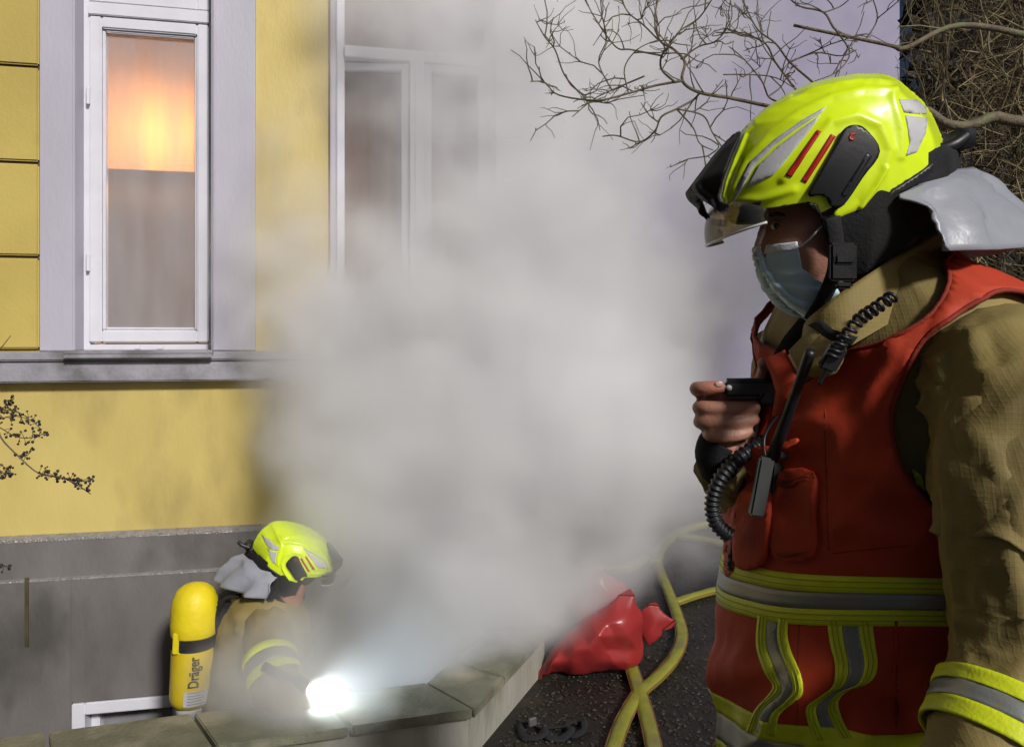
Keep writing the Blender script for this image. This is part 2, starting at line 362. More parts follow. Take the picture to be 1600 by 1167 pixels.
# second window: two casements with a mullion, the left one standing ajar inwards
win2 = empty('window', W3(w2a, 0, w2bot), house)
zt2 = WZ(590, 84); mu0, mu1 = sx(642), sx(664)
mb = MB(); frame_rect(mb, w2a+.0055, w2b-.0055, w2bot, w2top, .035, -.16, -.075); mb.box((w2a+.04,-.155,zt2-.004),(w2b-.04,-.055,zt2+.05),fr)
mb.box((mu0,-.15,w2bot+.036),(mu1,-.03,zt2-.005),fr); mb.build('frame', m_white, win2, bevel=.003)
mb = MB(); mb.box((mu0+.022,-.03,w2bot+.036),(mu0+.04,-.018,zt2-.005),fr); mb.build('mullion_bead', m_white, win2, bevel=.003)
ang = radians(9); m_clear = glass_mat('clear_glass', (.95,.94,.93), .04, .93)
def fr2(s, off, z): # casement swung inwards about the mullion
    d = s-mu0; return W3(mu0+d*cos(ang), -.10+d*sin(ang)+off, z)
def frame_rect2(mb, a, b, z0, z1, w, o0, o1):
    mb.box((a,o0,z0),(a+w,o1,z1),fr2); mb.box((b-w,o0,z0),(b,o1,z1),fr2); mb.box((a+w,o0,z0),(b-w,o1,z0+w),fr2); mb.box((a+w,o0,z1-w),(b-w,o1,z1),fr2)
mb = MB(); frame_rect2(mb, w2a-.02, mu0-.004, w2bot+.04, zt2-.01, .034, -.03, .03); mb.build('casement', m_white, win2, bevel=.004)
mb = MB(); mb.box((w2a+.01,-.004,w2bot+.07),(mu0-.035,.001,zt2-.04),fr2); mb.build('pane', m_clear, win2)
mb = MB(); frame_rect(mb, mu1+.003, w2b-.04, w2bot+.04, zt2-.01, .034, -.13, -.06); mb.build('casement', m_white, win2, bevel=.004)
mb = MB(); mb.box((mu1+.034,-.101,w2bot+.07),(w2b-.07,-.096,zt2-.04),fr); mb.build('pane', m_clear, win2)
mb = MB(); mb.box((w2a+.03,-.101,zt2+.05),(w2b-.03,-.096,w2top-.03),fr); mb.build('pane', m_glass, win2)
m_pane_back = mat('brown_pane_backing', (.42,.25,.165), (.33,.19,.125), 5, .85, .3, 30, stretch=(6,6,.3))  # brown cloth added behind the panes for the tone of a dark, smoky interior
cv = [W3(w2a-.1+(w2b-w2a+.2)*k/60, -.235+.008*sin(k*1.1)+.005*sin(k*2.7), 0) for k in range(61)]
mb = MB(); mb.rings([[p+Vector((0,0,z)) for p in cv] for z in (1.3, 2.4, 3.9)], False, False, False); mb.build('pane_backing', m_pane_back, win2, True)
mb = MB(); mb.box((w2a-.012,-.07,w2bot-.012),(w2b+.012,.115,w2bot+.004),fr); mb.build('sill', m_sill, win2, bevel=.003)
# basement window down in the well
win3 = empty('window', W3(bw[0], 0, bw[2]), house)
mb = MB(); frame_rect(mb, bw[0]+.001, bw[1]-.001, bw[2], bw[3]-.001, .05, -.10, .052); mb.build('frame', m_white, win3, bevel=.004)
mb = MB(); frame_rect(mb, bw[0]+.052, bw[1]-.052, bw[2]+.052, bw[3]-.053, .035, -.09, -.03); mb.build('casement', m_white, win3, bevel=.004)
mb = MB(); mb.box((bw[0]+.08,-.065,bw[2]+.08),(bw[1]-.08,-.06,bw[3]-.08),fr); mb.build('pane', m_glass, win3)
mb = MB(); mb.box((bw[0]-.01,-.4,bw[2]-.02),(bw[1]+.01,-.38,bw[3]+.01),fr); mb.build('room_wall', m_dark, house)

# the outbuilding in the back, its lilac standing for lit smoke haze
ob = empty('outbuilding', (2.2,13,0)); tag(ob, 'plain building wall behind the smoke, coloured lilac like the lit haze', 'building')
mb = MB(); mb.box((-2.5,13,0),(6.56,18,9.6)); mb.build('wall', m_pale, ob)
mb = MB(); mb.box((-2.7,12.6,9.61),(6.9,18.2,9.9)); mb.build('roof', m_plinth, ob, bevel=.01)
# ================================================================== materials for people and kit
m_neon = mat('neon_helmet_shell', (.74,.95,.015), (.68,.88,.012), 5, .32, .05, 30, spec=.5, coat=.2, rvar=.08, wear=(.58,.74,.02), wscale=7)
m_black = mat('black_plastic', (.015,.016,.019), (.010,.010,.012), 20, .42, .03, 120)
m_liner = mat('black_textile', (.010,.010,.011), (.006,.006,.007), 30, .9, .2, 200)
m_refl = mat('reflective_decal', (.52,.52,.54), (.45,.45,.47), 60, .45, .04, 300)
m_red_st = mat('red_sticker', (.42,.02,.008), (.36,.016,.007), 10, .4)
m_silver_cloth = mat('silver_neck_cloth', (.31,.325,.37), (.25,.26,.30), 14, .36, .22, 26, wear=(.25,.26,.29), wscale=8)
m_skin = mat('skin', (.42,.215,.150), (.34,.155,.105), 26, .5, .13, 260, sss=.12, wear=(.36,.13,.085), wscale=22)
m_maskblue = mat('blue_mask_fabric', (.50,.66,.73), (.45,.61,.68), 12, .85, .06, 240)
m_maskedge = mat('mask_white', (.72,.76,.78), (.66,.7,.72), 20, .85, .1, 240)
m_tan = mat('tan_turnout_cloth', (.27,.21,.068), (.205,.155,.048), 7, .75, .38, 20, weave=58, wear=(.165,.125,.042), wscale=5)
m_vest = mat('orange_red_vest_cloth', (.46,.040,.008), (.39,.032,.007), 8, .75, .28, 17, weave=150)
m_yel_band = mat('yellow_fluorescent_band', (.66,.76,.018), (.58,.66,.014), 30, .5, .12, 260)
m_sil_band = mat('silver_reflective_band', (.30,.31,.30), (.22,.23,.22), 12, .42, .06, 300, metal=.35)
m_lens = glass_mat('visor_lens', (.55,.52,.42), .03, .95, 1.35, .5)
m_brow = mat('matt_black_trim', (.012,.012,.013), (.008,.008,.009), 20, .65, .05, 90, spec=.3)
m_lens_rim = mat('visor_rim', (.62,.62,.60), None, 10, .25, spec=.7)
m_boot = mat('black_rubber', (.012,.012,.012), (.02,.02,.02), 10, .5, .1, 60)
m_trouser = mat('tan_trouser_cloth', (.27,.20,.08), (.22,.16,.06), 7, .75, .15, 90)

def thick(mb_v, mb_f, normals, t):
    """give a sheet a back side and edge walls; normals point outwards"""
    n = len(mb_v); V = [Vector(v) for v in mb_v]+[Vector(v)-nn*t for v, nn in zip(mb_v, normals)]
    F = list(mb_f)+[tuple(i+n for i in f)[::-1] for f in mb_f]; cnt = {}
    for f in mb_f:
        for a, b in zip(f, f[1:]+f[:1]):
            k = (min(a,b), max(a,b)); cnt.setdefault(k, []).append((a,b))
    for k, l in cnt.items():
        if len(l) == 1: a, b = l[0]; F.append((b, a, a+n, b+n))
    return V, F
def vnormals(V, F, toward=None):
    N = [Vector((0,0,0)) for _ in V]
    for f in F:
        a, b, c = (Vector(V[f[0]]), Vector(V[f[1]]), Vector(V[f[2]])); n = (b-a).cross(c-a)
        for i in f: N[i] += n
    N = [n.normalized() if n.length > 1e-12 else Vector((0,-1,0)) for n in N]
    if toward is not None:
        s = sum(n.dot(toward) for n in N)
        if s < 0: N = [-n for n in N]
    return N
def sheet(name, V, F, t, m, parent, toward=Vector((0,-1,0)), off=0.0, smooth=True):
    N = vnormals(V, F, toward); V = [Vector(v)+n*off for v, n in zip(V, N)]
    V, F = thick(V, F, N, t); mb = MB(); mb.add(V, F); return mb.build(name, m, parent, smooth)

# ------------------------------------------------------------------ helmet, modelled in its own upright profile
HD = 1.075                                              # depth of the head's middle plane
def star(poly, c, phi):
    """distance from c to the polygon along direction phi"""
    dx, dy = cos(phi), sin(phi); best = None
    for i in range(len(poly)):
        x1,y1 = poly[i][0]-c[0], poly[i][1]-c[1]; x2,y2 = poly[(i+1)%len(poly)][0]-c[0], poly[(i+1)%len(poly)][1]-c[1]
        den = dx*(y2-y1)-dy*(x2-x1)
        if abs(den) < 1e-9: continue
        t = (x1*(y2-y1)-y1*(x2-x1))/den; u = (x1*dy-y1*dx)/den
        if t > 0 and -1e-6 <= u <= 1+1e-6 and (best is None or t > best): best = t
    return best
class Pillow:
    def __init__(s, egg, c, W, p=2.2):
        s.c = c; s.W = W; s.p = p; n = 720; s.tab = [star(egg, c, 2*pi*k/n) or 1 for k in range(n)]; s.n = n
    def half(s, x, y):
        """half width (m) over the middle-plane point given in picture units of that plane"""
        dx, dy = x-s.c[0], y-s.c[1]; a = atan2(dy, dx)/(2*pi)*s.n; i = math.floor(a); f = a-i
        R = s.tab[i%s.n]*(1-f)+s.tab[(i+1)%s.n]*f; r = min(1, sqrt(dx*dx+dy*dy)/R)
        return s.W*max(0, 1-r**s.p)**.5
    def at(s, px, py, D=HD):
        """the point on the near half seen at a picture position"""
        h = 0
        for _ in range(14):
            d = D-h; x = 800+(px-800)*d/D; y = HOR+(py-HOR)*d/D; h = .5*h+.5*s.half(x, y)
        dx, dy = px-s.c[0], py-s.c[1]; a = atan2(dy, dx)/(2*pi)*s.n; r0 = sqrt(dx*dx+dy*dy)/s.tab[int(a)%s.n]
        k = max(0, min(1, (r0-.90)/.09)); k = k*k*(3-2*k); h = (h*(1-k)+s.half(px, py)*k)*min(1, max(0, (.994-r0)/.03))
        return P(px, py, D-h)
SHELL = [(1158,206),(1140,250),(1127,286),(1122,310),(1136,324),(1185,328),(1219,323),(1262,316),(1276,320),(1283,334),(1287,353),(1312,353),(1338,348),(1367,328),(1392,298),(1437,269),(1477,237),(1474,220),(1468,202),(1460,184),(1451,170),(1442,157),(1421,139),(1408,127),(1396,120),(1382,116),(1367,115),(1338,115),(1302,121),(1266,130),(1230,147),(1194,170),(1172,190)]
EGG = [(1122,310),(1127,286),(1140,250),(1158,206),(1172,190),(1194,170),(1230,147),(1266,130),(1302,121),(1338,115),(1367,115),(1382,116),(1396,120),(1408,127),(1421,139),(1442,157),(1451,170),(1460,184),(1468,202),(1474,220),(1477,237),(1478,275),(1465,330),(1430,385),(1370,425),(1290,435),(1210,412),(1150,372)]
HC = (1300, 236)
hp = Pillow(EGG, HC, .118)
def crease(px, py, line, w, h):
    best = 1e9
    for i in range(len(line)-1):
        a = Vector(line[i]); b = Vector(line[i+1]); q = Vector((px,py)); t = max(0, min(1, (q-a).dot(b-a)/(b-a).length_squared)); best = min(best, (q-a.lerp(b,t)).length)
    return h*exp(-(best/w)**2)
RIDGES = [([(1140,318),(1150,285),(1168,248),(1205,208),(1250,176),(1300,152),(1350,140),(1400,140)], 6, .0035),
          ([(1180,188),(1215,166),(1262,143),(1310,131),(1360,126),(1400,130)], 5, .003),
          ([(1225,280),(1260,240),(1300,190),(1340,180),(1375,196),(1392,235),(1380,270),(1345,318),(1310,335)], 7, .0032),
          ([(1395,150),(1402,175),(1410,205),(1408,245)], 6, .003), ([(1150,312),(1190,312),(1240,296)], 7, .003),
          ([(1384,262),(1366,292),(1344,322)], 3, .004),([(1240,150),(1300,134),(1350,128),(1395,134)], 3, -.0025)]
def shell_at(px, py):
    p = hp.at(px, py); h = sum(crease(px, py, l, w_, k) for l, w_, k in RIDGES)
    mid = Vector(((HC[0]-800)/FOC*HD, HD, CAM_H-(HC[1]-HOR)/FOC*HD)); n = (p-mid).normalized()
    return p+n*h*min(1, max(0, (HD-p.y)/.03))
hc3 = P(HC[0], HC[1], HD)
def mirrored(V, F):
    n = len(V); V2 = V+[Vector((v[0], 2*HD-v[1], v[2])) for v in V]
    return V2, list(F)+[tuple(i+n for i in f)[::-1] for f in F]
def weld(o, d=.0006):
    bm = bmesh.new(); bm.from_mesh(o.data); bmesh.ops.remove_doubles(bm, verts=bm.verts, dist=d); bmesh.ops.recalc_face_normals(bm, faces=bm.faces)
    bm.to_mesh(o.data); bm.free()
    for p in o.data.polygons: p.use_smooth = True
def star_sheet(poly, fn, c, nphi, nr):
    V = [fn(*c)]; F = []
    ang = [2*pi*k/nphi for k in range(nphi)]
    R = [star(poly, c, a) for a in ang]
    for j in range(1, nr+1):
        q = sin(j/nr*pi/2)
        for k in range(nphi): V.append(fn(c[0]+cos(ang[k])*R[k]*q, c[1]+sin(ang[k])*R[k]*q))
    for v in V[-nphi:]:
        if HD-v.y < .024: v.y = HD
    for k in range(nphi): F.append((0, 1+k, 1+(k+1)%nphi))
    for j in range(nr-1):
        for k in range(nphi): a = 1+j*nphi; b = a+nphi; F.append((a+k, b+k, b+(k+1)%nphi, a+(k+1)%nphi))
    return V, F
def helmet_patch(name, poly, fn, off, t, m, parent, h=5, both=True, smooth=True, two=True):
    V2, F = patch2d(poly, h); V = [fn(*v) for v in V2]; N = vnormals(V, F, Vector((0,-1,0)))
    if not two:
        V = [v+n*off if HD-v.y > 1e-5 else Vector(((v+n*off).x, HD, (v+n*off).z)) for v, n in zip(V, N)]; V, F = mirrored(V, F); mb = MB(); mb.add(V, F); o = mb.build(name, m, parent, smooth); weld(o, 2e-4)
        sl_ = o.modifiers.new('t', 'SOLIDIFY'); sl_.thickness = t; sl_.offset = -1; return o
    V = [v+n*off for v, n in zip(V, N)]; V, F = thick(V, F, N, t)
    if two:
        mb = MB(); mb.add([Vector((v[0], 2*HD-v[1], v[2])) for v in V], [f[::-1] for f in F]); mb.build(name, m, parent, smooth)
    else: V, F = mirrored(V, F)
    mb = MB(); mb.add(V, F); o = mb.build(name, m, parent, smooth)
    if not two:
        bm = bmesh.new(); bm.from_mesh(o.data); yy_ = HD-ORG[o.name].y
        bmesh.ops.remove_doubles(bm, verts=[v for v in bm.verts if abs(v.co.y-yy_) < .006], dist=.0028); bm.to_mesh(o.data); bm.free()
    return o

def make_helmet(name, parent):
    H = empty(name, hc3, parent)
    V, F = star_sheet(SHELL, shell_at, HC, 300, 44); V, F = mirrored(V, F)
    mb = MB(); mb.add(V, F); o = mb.build('shell', m_neon, H, True); weld(o, .0012)
    sol = o.modifiers.new('thick', 'SOLIDIFY'); sol.thickness = .004; sol.offset = -1
    V, F = star_sheet(SHELL, lambda x, y: (lambda p: hc3+(p-hc3)*.95)(hp.at(x, y)), HC, 160, 20); V, F = mirrored(V, F)
    mb = MB(); mb.add(V, F); o = mb.build('inner_shell', m_liner, H, True); weld(o, .0012)
    # front brow guard, darker and proud of the shell
    egg2 = [(1158,200),(1122,236),(1097,270),(1080,292),(1083,303),(1104,318),(1112,345),(1118,372)]+EGG[-7:][::-1][::-1][-6:]
    egg2 = [(1080,292),(1097,270),(1122,236),(1158,202),(1172,188)]+[(x, y) for x, y in EGG[5:-1]]+[(1130,372),(1108,340),(1100,316),(1084,302)]
    bp_ = Pillow(egg2, HC, .121)
    brow = [(1157,207),(1146,210),(1122,238),(1097,273),(1082,292),(1085,302),(1104,315),(1116,326),(1136,337),(1160,333),(1183,328),(1192,313),(1169,318),(1144,324),(1126,315),(1122,303),(1131,274),(1144,240),(1154,218)]
    helmet_patch('brow_guard', brow, lambda x, y: bp_.at(x, y), .002, .003, m_brow, H, 3.2, two=False)
    helmet_patch('side_cover', smooth_poly([(1262,303),(1285,262),(1307,222),(1316,205),(1331,198),(1349,204),(1371,238),(1345,278),(1315,320),(1298,322),(1291,310),(1280,304)], 4), shell_at, .007, .009, m_black, H, 5)
    helmet_patch('side_cover_ridge', [(1352,240),(1358,246),(1318,306),(1312,302)], shell_at, .0085, .004, m_black, H, 5)
    em = [(1323,216),(1326,211),(1335,210),(1334,213),(1328,214),(1326,218),(1332,219),(1331,222),(1324,222)]
    helmet_patch('emblem', em, shell_at, .0078, .0015, m_red_st, H, 4)
    for st in ([(1277,204),(1284,207),(1237,277),(1229,273)], [(1298,210),(1306,214),(1260,286),(1252,282)]):
        helmet_patch('red_stripe', st, shell_at, .0012, .002, m_red_st, H, 5)
    fa = [(1147,318),(1154,290),(1172,254),(1212,217),(1252,189),(1291,167),(1285,176),(1250,198),(1212,226),(1180,258),(1162,290),(1156,303)]
    fb = [(1165,296),(1184,260),(1216,229),(1254,200),(1282,180),(1273,194),(1248,226),(1219,262),(1208,274),(1178,288)]
    for q in (fa, fb): helmet_patch('reflective_decal', q, shell_at, .0010, .0018, m_refl, H, 5)
    for q in ([(1403,156),(1432,157),(1446,168),(1447,179),(1412,176)], [(1414,181),(1448,185),(1446,208),(1432,238),(1414,244),(1421,224)]):
        helmet_patch('reflective_decal', q, shell_at, .0010, .0018, m_refl, H, 5)
    # black liner and ear/neck skirt below the shell
    lp = Pillow([(1135,312)]+EGG[2:20]+[(1500,232),(1505,262),(1480,330),(1445,395),(1390,440),(1320,470),(1240,440),(1160,390)], (1310,260), .112)
    skirt = [(1270,300),(1277,322),(1283,345),(1290,372),(1296,400),(1294,432),(1300,446),(1332,440),(1370,418),(1410,390),(1440,362),(1462,330),(1478,285),(1500,262),(1506,240),(1474,226),(1430,250),(1380,290),(1330,320)]
    helmet_patch('neck_skirt', skirt, lambda x, y: lp.at(x, y), .0, .004, m_liner, H, 5, two=False)
    rimband = [(1392,300),(1437,271),(1477,239),(1500,236),(1504,258),(1440,284),(1402,306),(1368,336),(1340,354),(1312,360),(1288,358),(1280,336),(1262,320),(1262,316),(1276,320),(1283,334),(1287,353),(1312,353),(1338,348),(1367,328)]
    helmet_patch('rim_band', rimband, lambda x, y: hp.at(x, y), .001, .006, m_black, H, 4, two=False)
    mb = MB(); mb.tube(catmull([P(1462,236,HD-.03),P(1490,226,HD-.035),P(1510,212,HD-.03)],5), .008, 10); mb.tube(catmull([P(1462,236,HD+.03),P(1490,226,HD+.035),P(1510,212,HD+.03)],5), .008, 10)
    a_ = P(1492,222,HD); mb.box(tuple(a_-Vector((.010,.030,.012))), tuple(a_+Vector((.012,.030,.011)))); mb.build('adjuster', m_black, H, True)
    # chin strap and its buckle on the near side (mirrored on the other)
    V=[];F=[]
    for sgn in (1,-1):
        mb = MB(); y = HD-.092*sgn
        mb.tube(catmull([P(1300,340,HD-.105*sgn),P(1306,380,HD-.098*sgn),P(1305,420,HD-.088*sgn),P(1290,460,HD-.07*sgn),P(1268,497,HD-.03*sgn)],6), .011, 8, sq=.35, up=(0,1,0)); mb.build('chin_strap', m_liner, H, True)
        mb = MB(); c = P(1316,402,HD-.106*sgn); mb.box(tuple(c-Vector((.017,.006,.030))), tuple(c+Vector((.017,.006,.018)))); mb.box(tuple(c-Vector((.013,.010,.010))), tuple(c+Vector((.013,.010,.004)))); mb.box(tuple(c-Vector((.011,.009,.040))), tuple(c+Vector((.011,.005,-.032)))); mb.build('buckle', m_liner, H, bevel=.003)
    # visor lens
    top, bot = [], []; n = 40; th = math.asin
    fx0, fz0 = (1110-800)/FOC*HD, CAM_H-(380-HOR)/FOC*HD
    for k in range(n+1):
        u = -1+2*k/n; a = u*pi/2
        y = HD+sin(a)*.100; xb = fx0+(1-cos(a))*.046; zb_ = fz0+(1-cos(a))*.014
        bot.append(Vector((xb, y, zb_))); top.append(Vector((xb+.004*cos(a), HD+sin(a)*.100, zb_+.016+.036*cos(a))))
    R = []; rows = 6
    for j in range(rows+1): R.append([b.lerp(t_, j/rows)+Vector((-.004*sin(pi*j/rows),0,0)) for b, t_ in zip(bot, top)])
    mb = MB(); mb.rings(R, False, False, False); o = mb.build('visor', m_lens, H, True)
    sol = o.modifiers.new('thick', 'SOLIDIFY'); sol.thickness = .002
    mb = MB(); mb.tube(bot, .0018, 6); mb.build('visor_rim', m_lens_rim, H, True)
    # silver cloth hanging from the back rim
    T = []; n = 60
    topc = [(1402,306,HD-.112),(1440,284,HD-.098),(1480,268,HD-.070),(1506,262,HD-.03),(1510,262,HD)]
    botc = [(1470,392,HD-.150),(1520,390,HD-.140),(1580,388,HD-.105),(1625,382,HD-.05),(1635,380,HD)]
    def sym(l):
        q = [P(*a) for a in l]; q = q+[Vector((v.x, 2*HD-v.y, v.z)) for v in q[:-1][::-1]]; return catmull(q, 8)
    ta, tb = sym(topc), sym(botc); R = []; rows = 18
    for j in range(rows+1):
        u = j/rows; row = []
        for k, (a, b) in enumerate(zip(ta, tb)):
            v = a.lerp(b, u); out = Vector((.5, v.y-HD, .0)); out.normalize() if out.length else None
            s = k/len(ta); v = v+Vector((0,0,.018*sin(pi*u)))+out*(.010*sin(s*38+u*2)*u+.016*(noise.noise(Vector((s*9,u*3,2))))+.0035*(1-2*abs(noise.noise(Vector((s*22,u*7,5))))) )
            row.append(v)
        R.append(row)
    mb = MB(); mb.rings(R, False, False, False); o = mb.build('neck_flap', m_silver_cloth, H, True)
    sol = o.modifiers.new('thick', 'SOLIDIFY'); sol.thickness = .003
    return H

# ------------------------------------------------------------------ the firefighter in front
man = empty('person', (.50,1.13,0)); tag(man, 'firefighter in red vest, neon helmet and blue mask holding a microphone', 'person')
helmet = make_helmet('helmet', man)
YAW = radians(18); FD = Vector((-cos(YAW), -sin(YAW), 0)); LD = Vector((sin(YAW), -cos(YAW), 0))
TORSO = [ # z, middle x, middle y, half depth, half width
 (.80,.520,1.13,.160,.205),(.90,.518,1.13,.163,.208),(.985,.513,1.13,.167,.212),(1.067,.510,1.13,.168,.214),(1.13,.517,1.13,.164,.215),(1.19,.525,1.13,.164,.220),(1.255,.537,1.13,.163,.228),
 (1.32,.548,1.13,.158,.234),(1.38,.558,1.13,.150,.236),(1.43,.562,1.13,.140,.232),(1.47,.551,1.13,.131,.222),(1.50,.552,1.13,.122,.208),(1.53,.548,1.13,.110,.182),(1.555,.540,1.13,.097,.148),(1.58,.518,1.13,.088,.112),(1.61,.505,1.12,.080,.086)]
def torso_row(z):
    T_ = TORSO
    if z <= T_[0][0]: return T_[0][1:]
    if z >= T_[-1][0]: return T_[-1][1:]
    for i in range(len(T_)-1):
        if T_[i][0] <= z <= T_[i+1][0]:
            t = (z-T_[i][0])/(T_[i+1][0]-T_[i][0]); p = [T_[max(i-1,0)], T_[i], T_[i+1], T_[min(i+2,len(T_)-1)]]
            return [.5*((2*p[1][k])+(p[2][k]-p[0][k])*t+(2*p[0][k]-5*p[1][k]+4*p[2][k]-p[3][k])*t*t+(3*p[1][k]-p[0][k]-3*p[2][k]+p[3][k])*t**3) for k in range(1,5)]
def sgnp(v, p): return math.copysign(abs(v)**p, v)
def torso_at(th, z, off=0.0):
    cx, cy, a, b = torso_row(z); c, s = sgnp(cos(th), .9), sgnp(sin(th), .9)
    return Vector((cx, cy, z))+FD*(a+off)*c+LD*(b+off)*s
def folds(th, z, amp, k=1.0):
    q = Vector((cos(th)*1.6, sin(th)*1.6, z*4.5*k))
    n1 = noise.noise(q+Vector((0,0,th*.9))); r = 1-abs(noise.noise(q*1.7+Vector((5,2,z*3)))*2)
    r2 = max(0, 1-abs(noise.noise(Vector((cos(th)*2.2,sin(th)*2.2,z*9-th*1.6))))*3.2); return amp*(.5*n1+.45*(r-.6)+.55*(r2**2-.2)+.2*noise.noise(q*4.3))
ZB0, ZB1 = 1.128, 1.186                                 # the reflective belt
def tilt(th, z):
    cx, cy, a, b = torso_row(1.15); D = cy-a*cos(th)*.309-b*sin(th)*.951
    k = -(D-.925)/1200*400; k = -.072*math.tanh(-k/.072)
    return k*((1+(1.155-z)*3) if z < 1.155 else max(0, 1-(z-1.155)/.19))
def vest_off(th, z):
    near = min(abs(z-ZB0), abs(z-ZB1)) if not ZB0 < z < ZB1 else 0
    puff = 1-exp(-(near/.045)**2)
    o = .010+.012*puff*(1 if z < ZB0 else .55)+folds(th, z, .017 if z < ZB0 else .014)*puff
    # slack diagonal folds below the arm
    d = z-(1.215+.05*sin(th*1.3)); o += .010*puff*(sin((z+th*.085)*88+3*noise.noise(Vector((th*1.5,z*6,1)))))*exp(-((z-1.245)/.06)**2)*(.4+.6*max(0,sin(th)))
    o += .010*puff*sin((z-th*.05)*62+4*noise.noise(Vector((th*1.8,z*5,4))))*exp(-((z-1.05)/.06)**2)
    return o
def vest_at(th, z, extra=0.0): return torso_at(th, z+tilt(th, z), vest_off(th, z)+extra)
# coat body
n = 120; zs_ = [.70+.012*k for k in range(77)]
R = [[torso_at(-pi+2*pi*i/n, z, folds(2*pi*i/n, z, .006)) for i in range(n)] for z in zs_]
mb = MB(); mb.rings(R); coat = mb.build('coat', m_tan, man, True)
# vest cut out of an offset of the body
RS = .2
hole = [(84,1.222),(60,1.258),(45,1.300),(36,1.345),(33,1.385),(35,1.425),(42,1.462),(54,1.495),(72,1.520),(90,1.530),(106,1.515),(120,1.48),(134,1.42),(136,1.35),(126,1.285),(110,1.24)]
hole = smooth_poly([(radians(a)*RS, z) for a, z in hole], 4); hole2 = [(-x, z) for x, z in hole]
neck = [(180,1.598),(150,1.597),(120,1.590),(95,1.578),(75,1.560),(58,1.528),(44,1.492),(30,1.466),(14,1.450),(0,1.415)]
neck = neck+[(-a, z) for a, z in neck[:-1][::-1]]
top = smooth_poly([(radians(a)*RS, z) for a, z in neck], 3, False)
outline = [(-pi*RS, .885), (pi*RS, .885)]+top
V2, F = patch2d(outline, .0095, [hole, hole2])
V = [vest_at(x/RS, z) for x, z in V2]
vest_bvh = BVHTree.FromPolygons(V, [tuple(f) for f in F])
mb = MB(); mb.add(V, F); vest = mb.build('vest', m_vest, man, True); weld(vest, .0008)
sol = vest.modifiers.new('thick', 'SOLIDIFY'); sol.thickness = .004; sol.offset = 0
m_bind = mat('dark_red_binding', (.24,.02,.006), None, 20, .8, .2, 200)
for hp_ in (hole, hole2):
    pts_ = [vest_at(x/RS, z, .001) for x, z in hp_]; mb = MB(); mb.tube(pts_+[pts_[0]], .0032, 6, cap=False); mb.build('armhole_binding', m_bind, vest, True)
pts_ = [vest_at(x/RS, z, .001) for x, z in top]; mb = MB(); mb.tube(pts_, .0032, 6); mb.build('neck_binding', m_bind, vest, True)
bm = bmesh.new(); bm.from_mesh(coat.data); bm.transform(Matrix.Translation(ORG[man.name])); coat_bvh = BVHTree.FromBMesh(bm); bm.free()
CAMP = Vector((0,0,CAM_H))
def cast(px, py, bvh=None, fallback=None):
    d = (P(px, py, 1)-CAMP).normalized(); h = (bvh or vest_bvh).ray_cast(CAMP, d)
    return (h[0], h[1] if h[1].dot(d) < 0 else -h[1]) if h[0] else (None, None)
def vest_piece(name, poly, off, t, m, parent, h=6, bvh=None, bulge=0.0):
    V2, F = patch2d(poly, h); V = []; N = []; last = None
    for v in V2:
        p, nn = cast(v[0], v[1], bvh); V.append(p); N.append(nn)
    good = [i for i, p in enumerate(V) if p is not None]
    if not good: return None
    for i, p in enumerate(V):
        if p is None:
            j = min(good, key=lambda q: (V2[q][0]-V2[i][0])**2+(V2[q][1]-V2[i][1])**2); V[i] = P(V2[i][0], V2[i][1], V[j].y); N[i] = N[j]
    cxy = (sum(v[0] for v in V2)/len(V2), sum(v[1] for v in V2)/len(V2)); rm = max((v[0]-cxy[0])**2+(v[1]-cxy[1])**2 for v in V2)
    N2 = vnormals(V, F, Vector((0,-1,0)))
    V = [p+nn*(off+bulge*(1-((v[0]-cxy[0])**2+(v[1]-cxy[1])**2)/rm)) for p, nn, v in zip(V, N2, V2)]
    V, F = thick(V, F, N2, t); mb = MB(); mb.add(V, F); return mb.build(name, m, parent, True)
def wrap_band(name, z0, z1, m, parent, off, surf, n=200, tilt=lambda th: 0, t=.0022):
    rows = max(3, int((z1-z0)/.006)); V = []; F = []
    for j in range(rows+1):
        for k in range(n):
            th = -pi+2*pi*k/n; V.append(surf(th, z0+(z1-z0)*j/rows+tilt(th), off))
    for j in range(rows):
        for k in range(n): F.append((j*n+k, j*n+(k+1)%n, (j+1)*n+(k+1)%n, (j+1)*n+k))
    N = vnormals(V, F); c = Vector((.5,1.13,V[0].z)); 
    if sum(nn.dot((v-c)) for nn, v in zip(N, V)) < 0: N = [-x for x in N]
    V, F = thick(V, F, N, t); mb = MB(); mb.add(V, F); return mb.build(name, m, parent, True)
tl_ = lambda th: .003*sin(th*2)
wrap_band('yellow_band', ZB1-.019, ZB1, m_yel_band, vest, .0035, vest_at, tilt=tl_)
wrap_band('silver_band', ZB0+.0195, ZB1-.0195, m_sil_band, vest, .0030, vest_at, tilt=tl_)
wrap_band('yellow_band', ZB0, ZB0+.019, m_yel_band, vest, .0035, vest_at, tilt=tl_)
m_stitch = mat('yellow_stitching', (.34,.37,.012), None, 40, .7)
for z_ in (ZB0+.006, ZB0+.0125, ZB1-.0065, ZB1-.013): wrap_band('stitching', z_, z_+.0007, m_stitch, vest, .0044, vest_at, tilt=tl_, t=.001)
wrap_band('yellow_band', .987, 1.012, m_yel_band, vest, .0035, vest_at)
wrap_band('silver_band', .952, .9865, m_sil_band, vest, .0030, vest_at)
wrap_band('yellow_band', .926, .9515, m_yel_band, vest, .0035, vest_at)
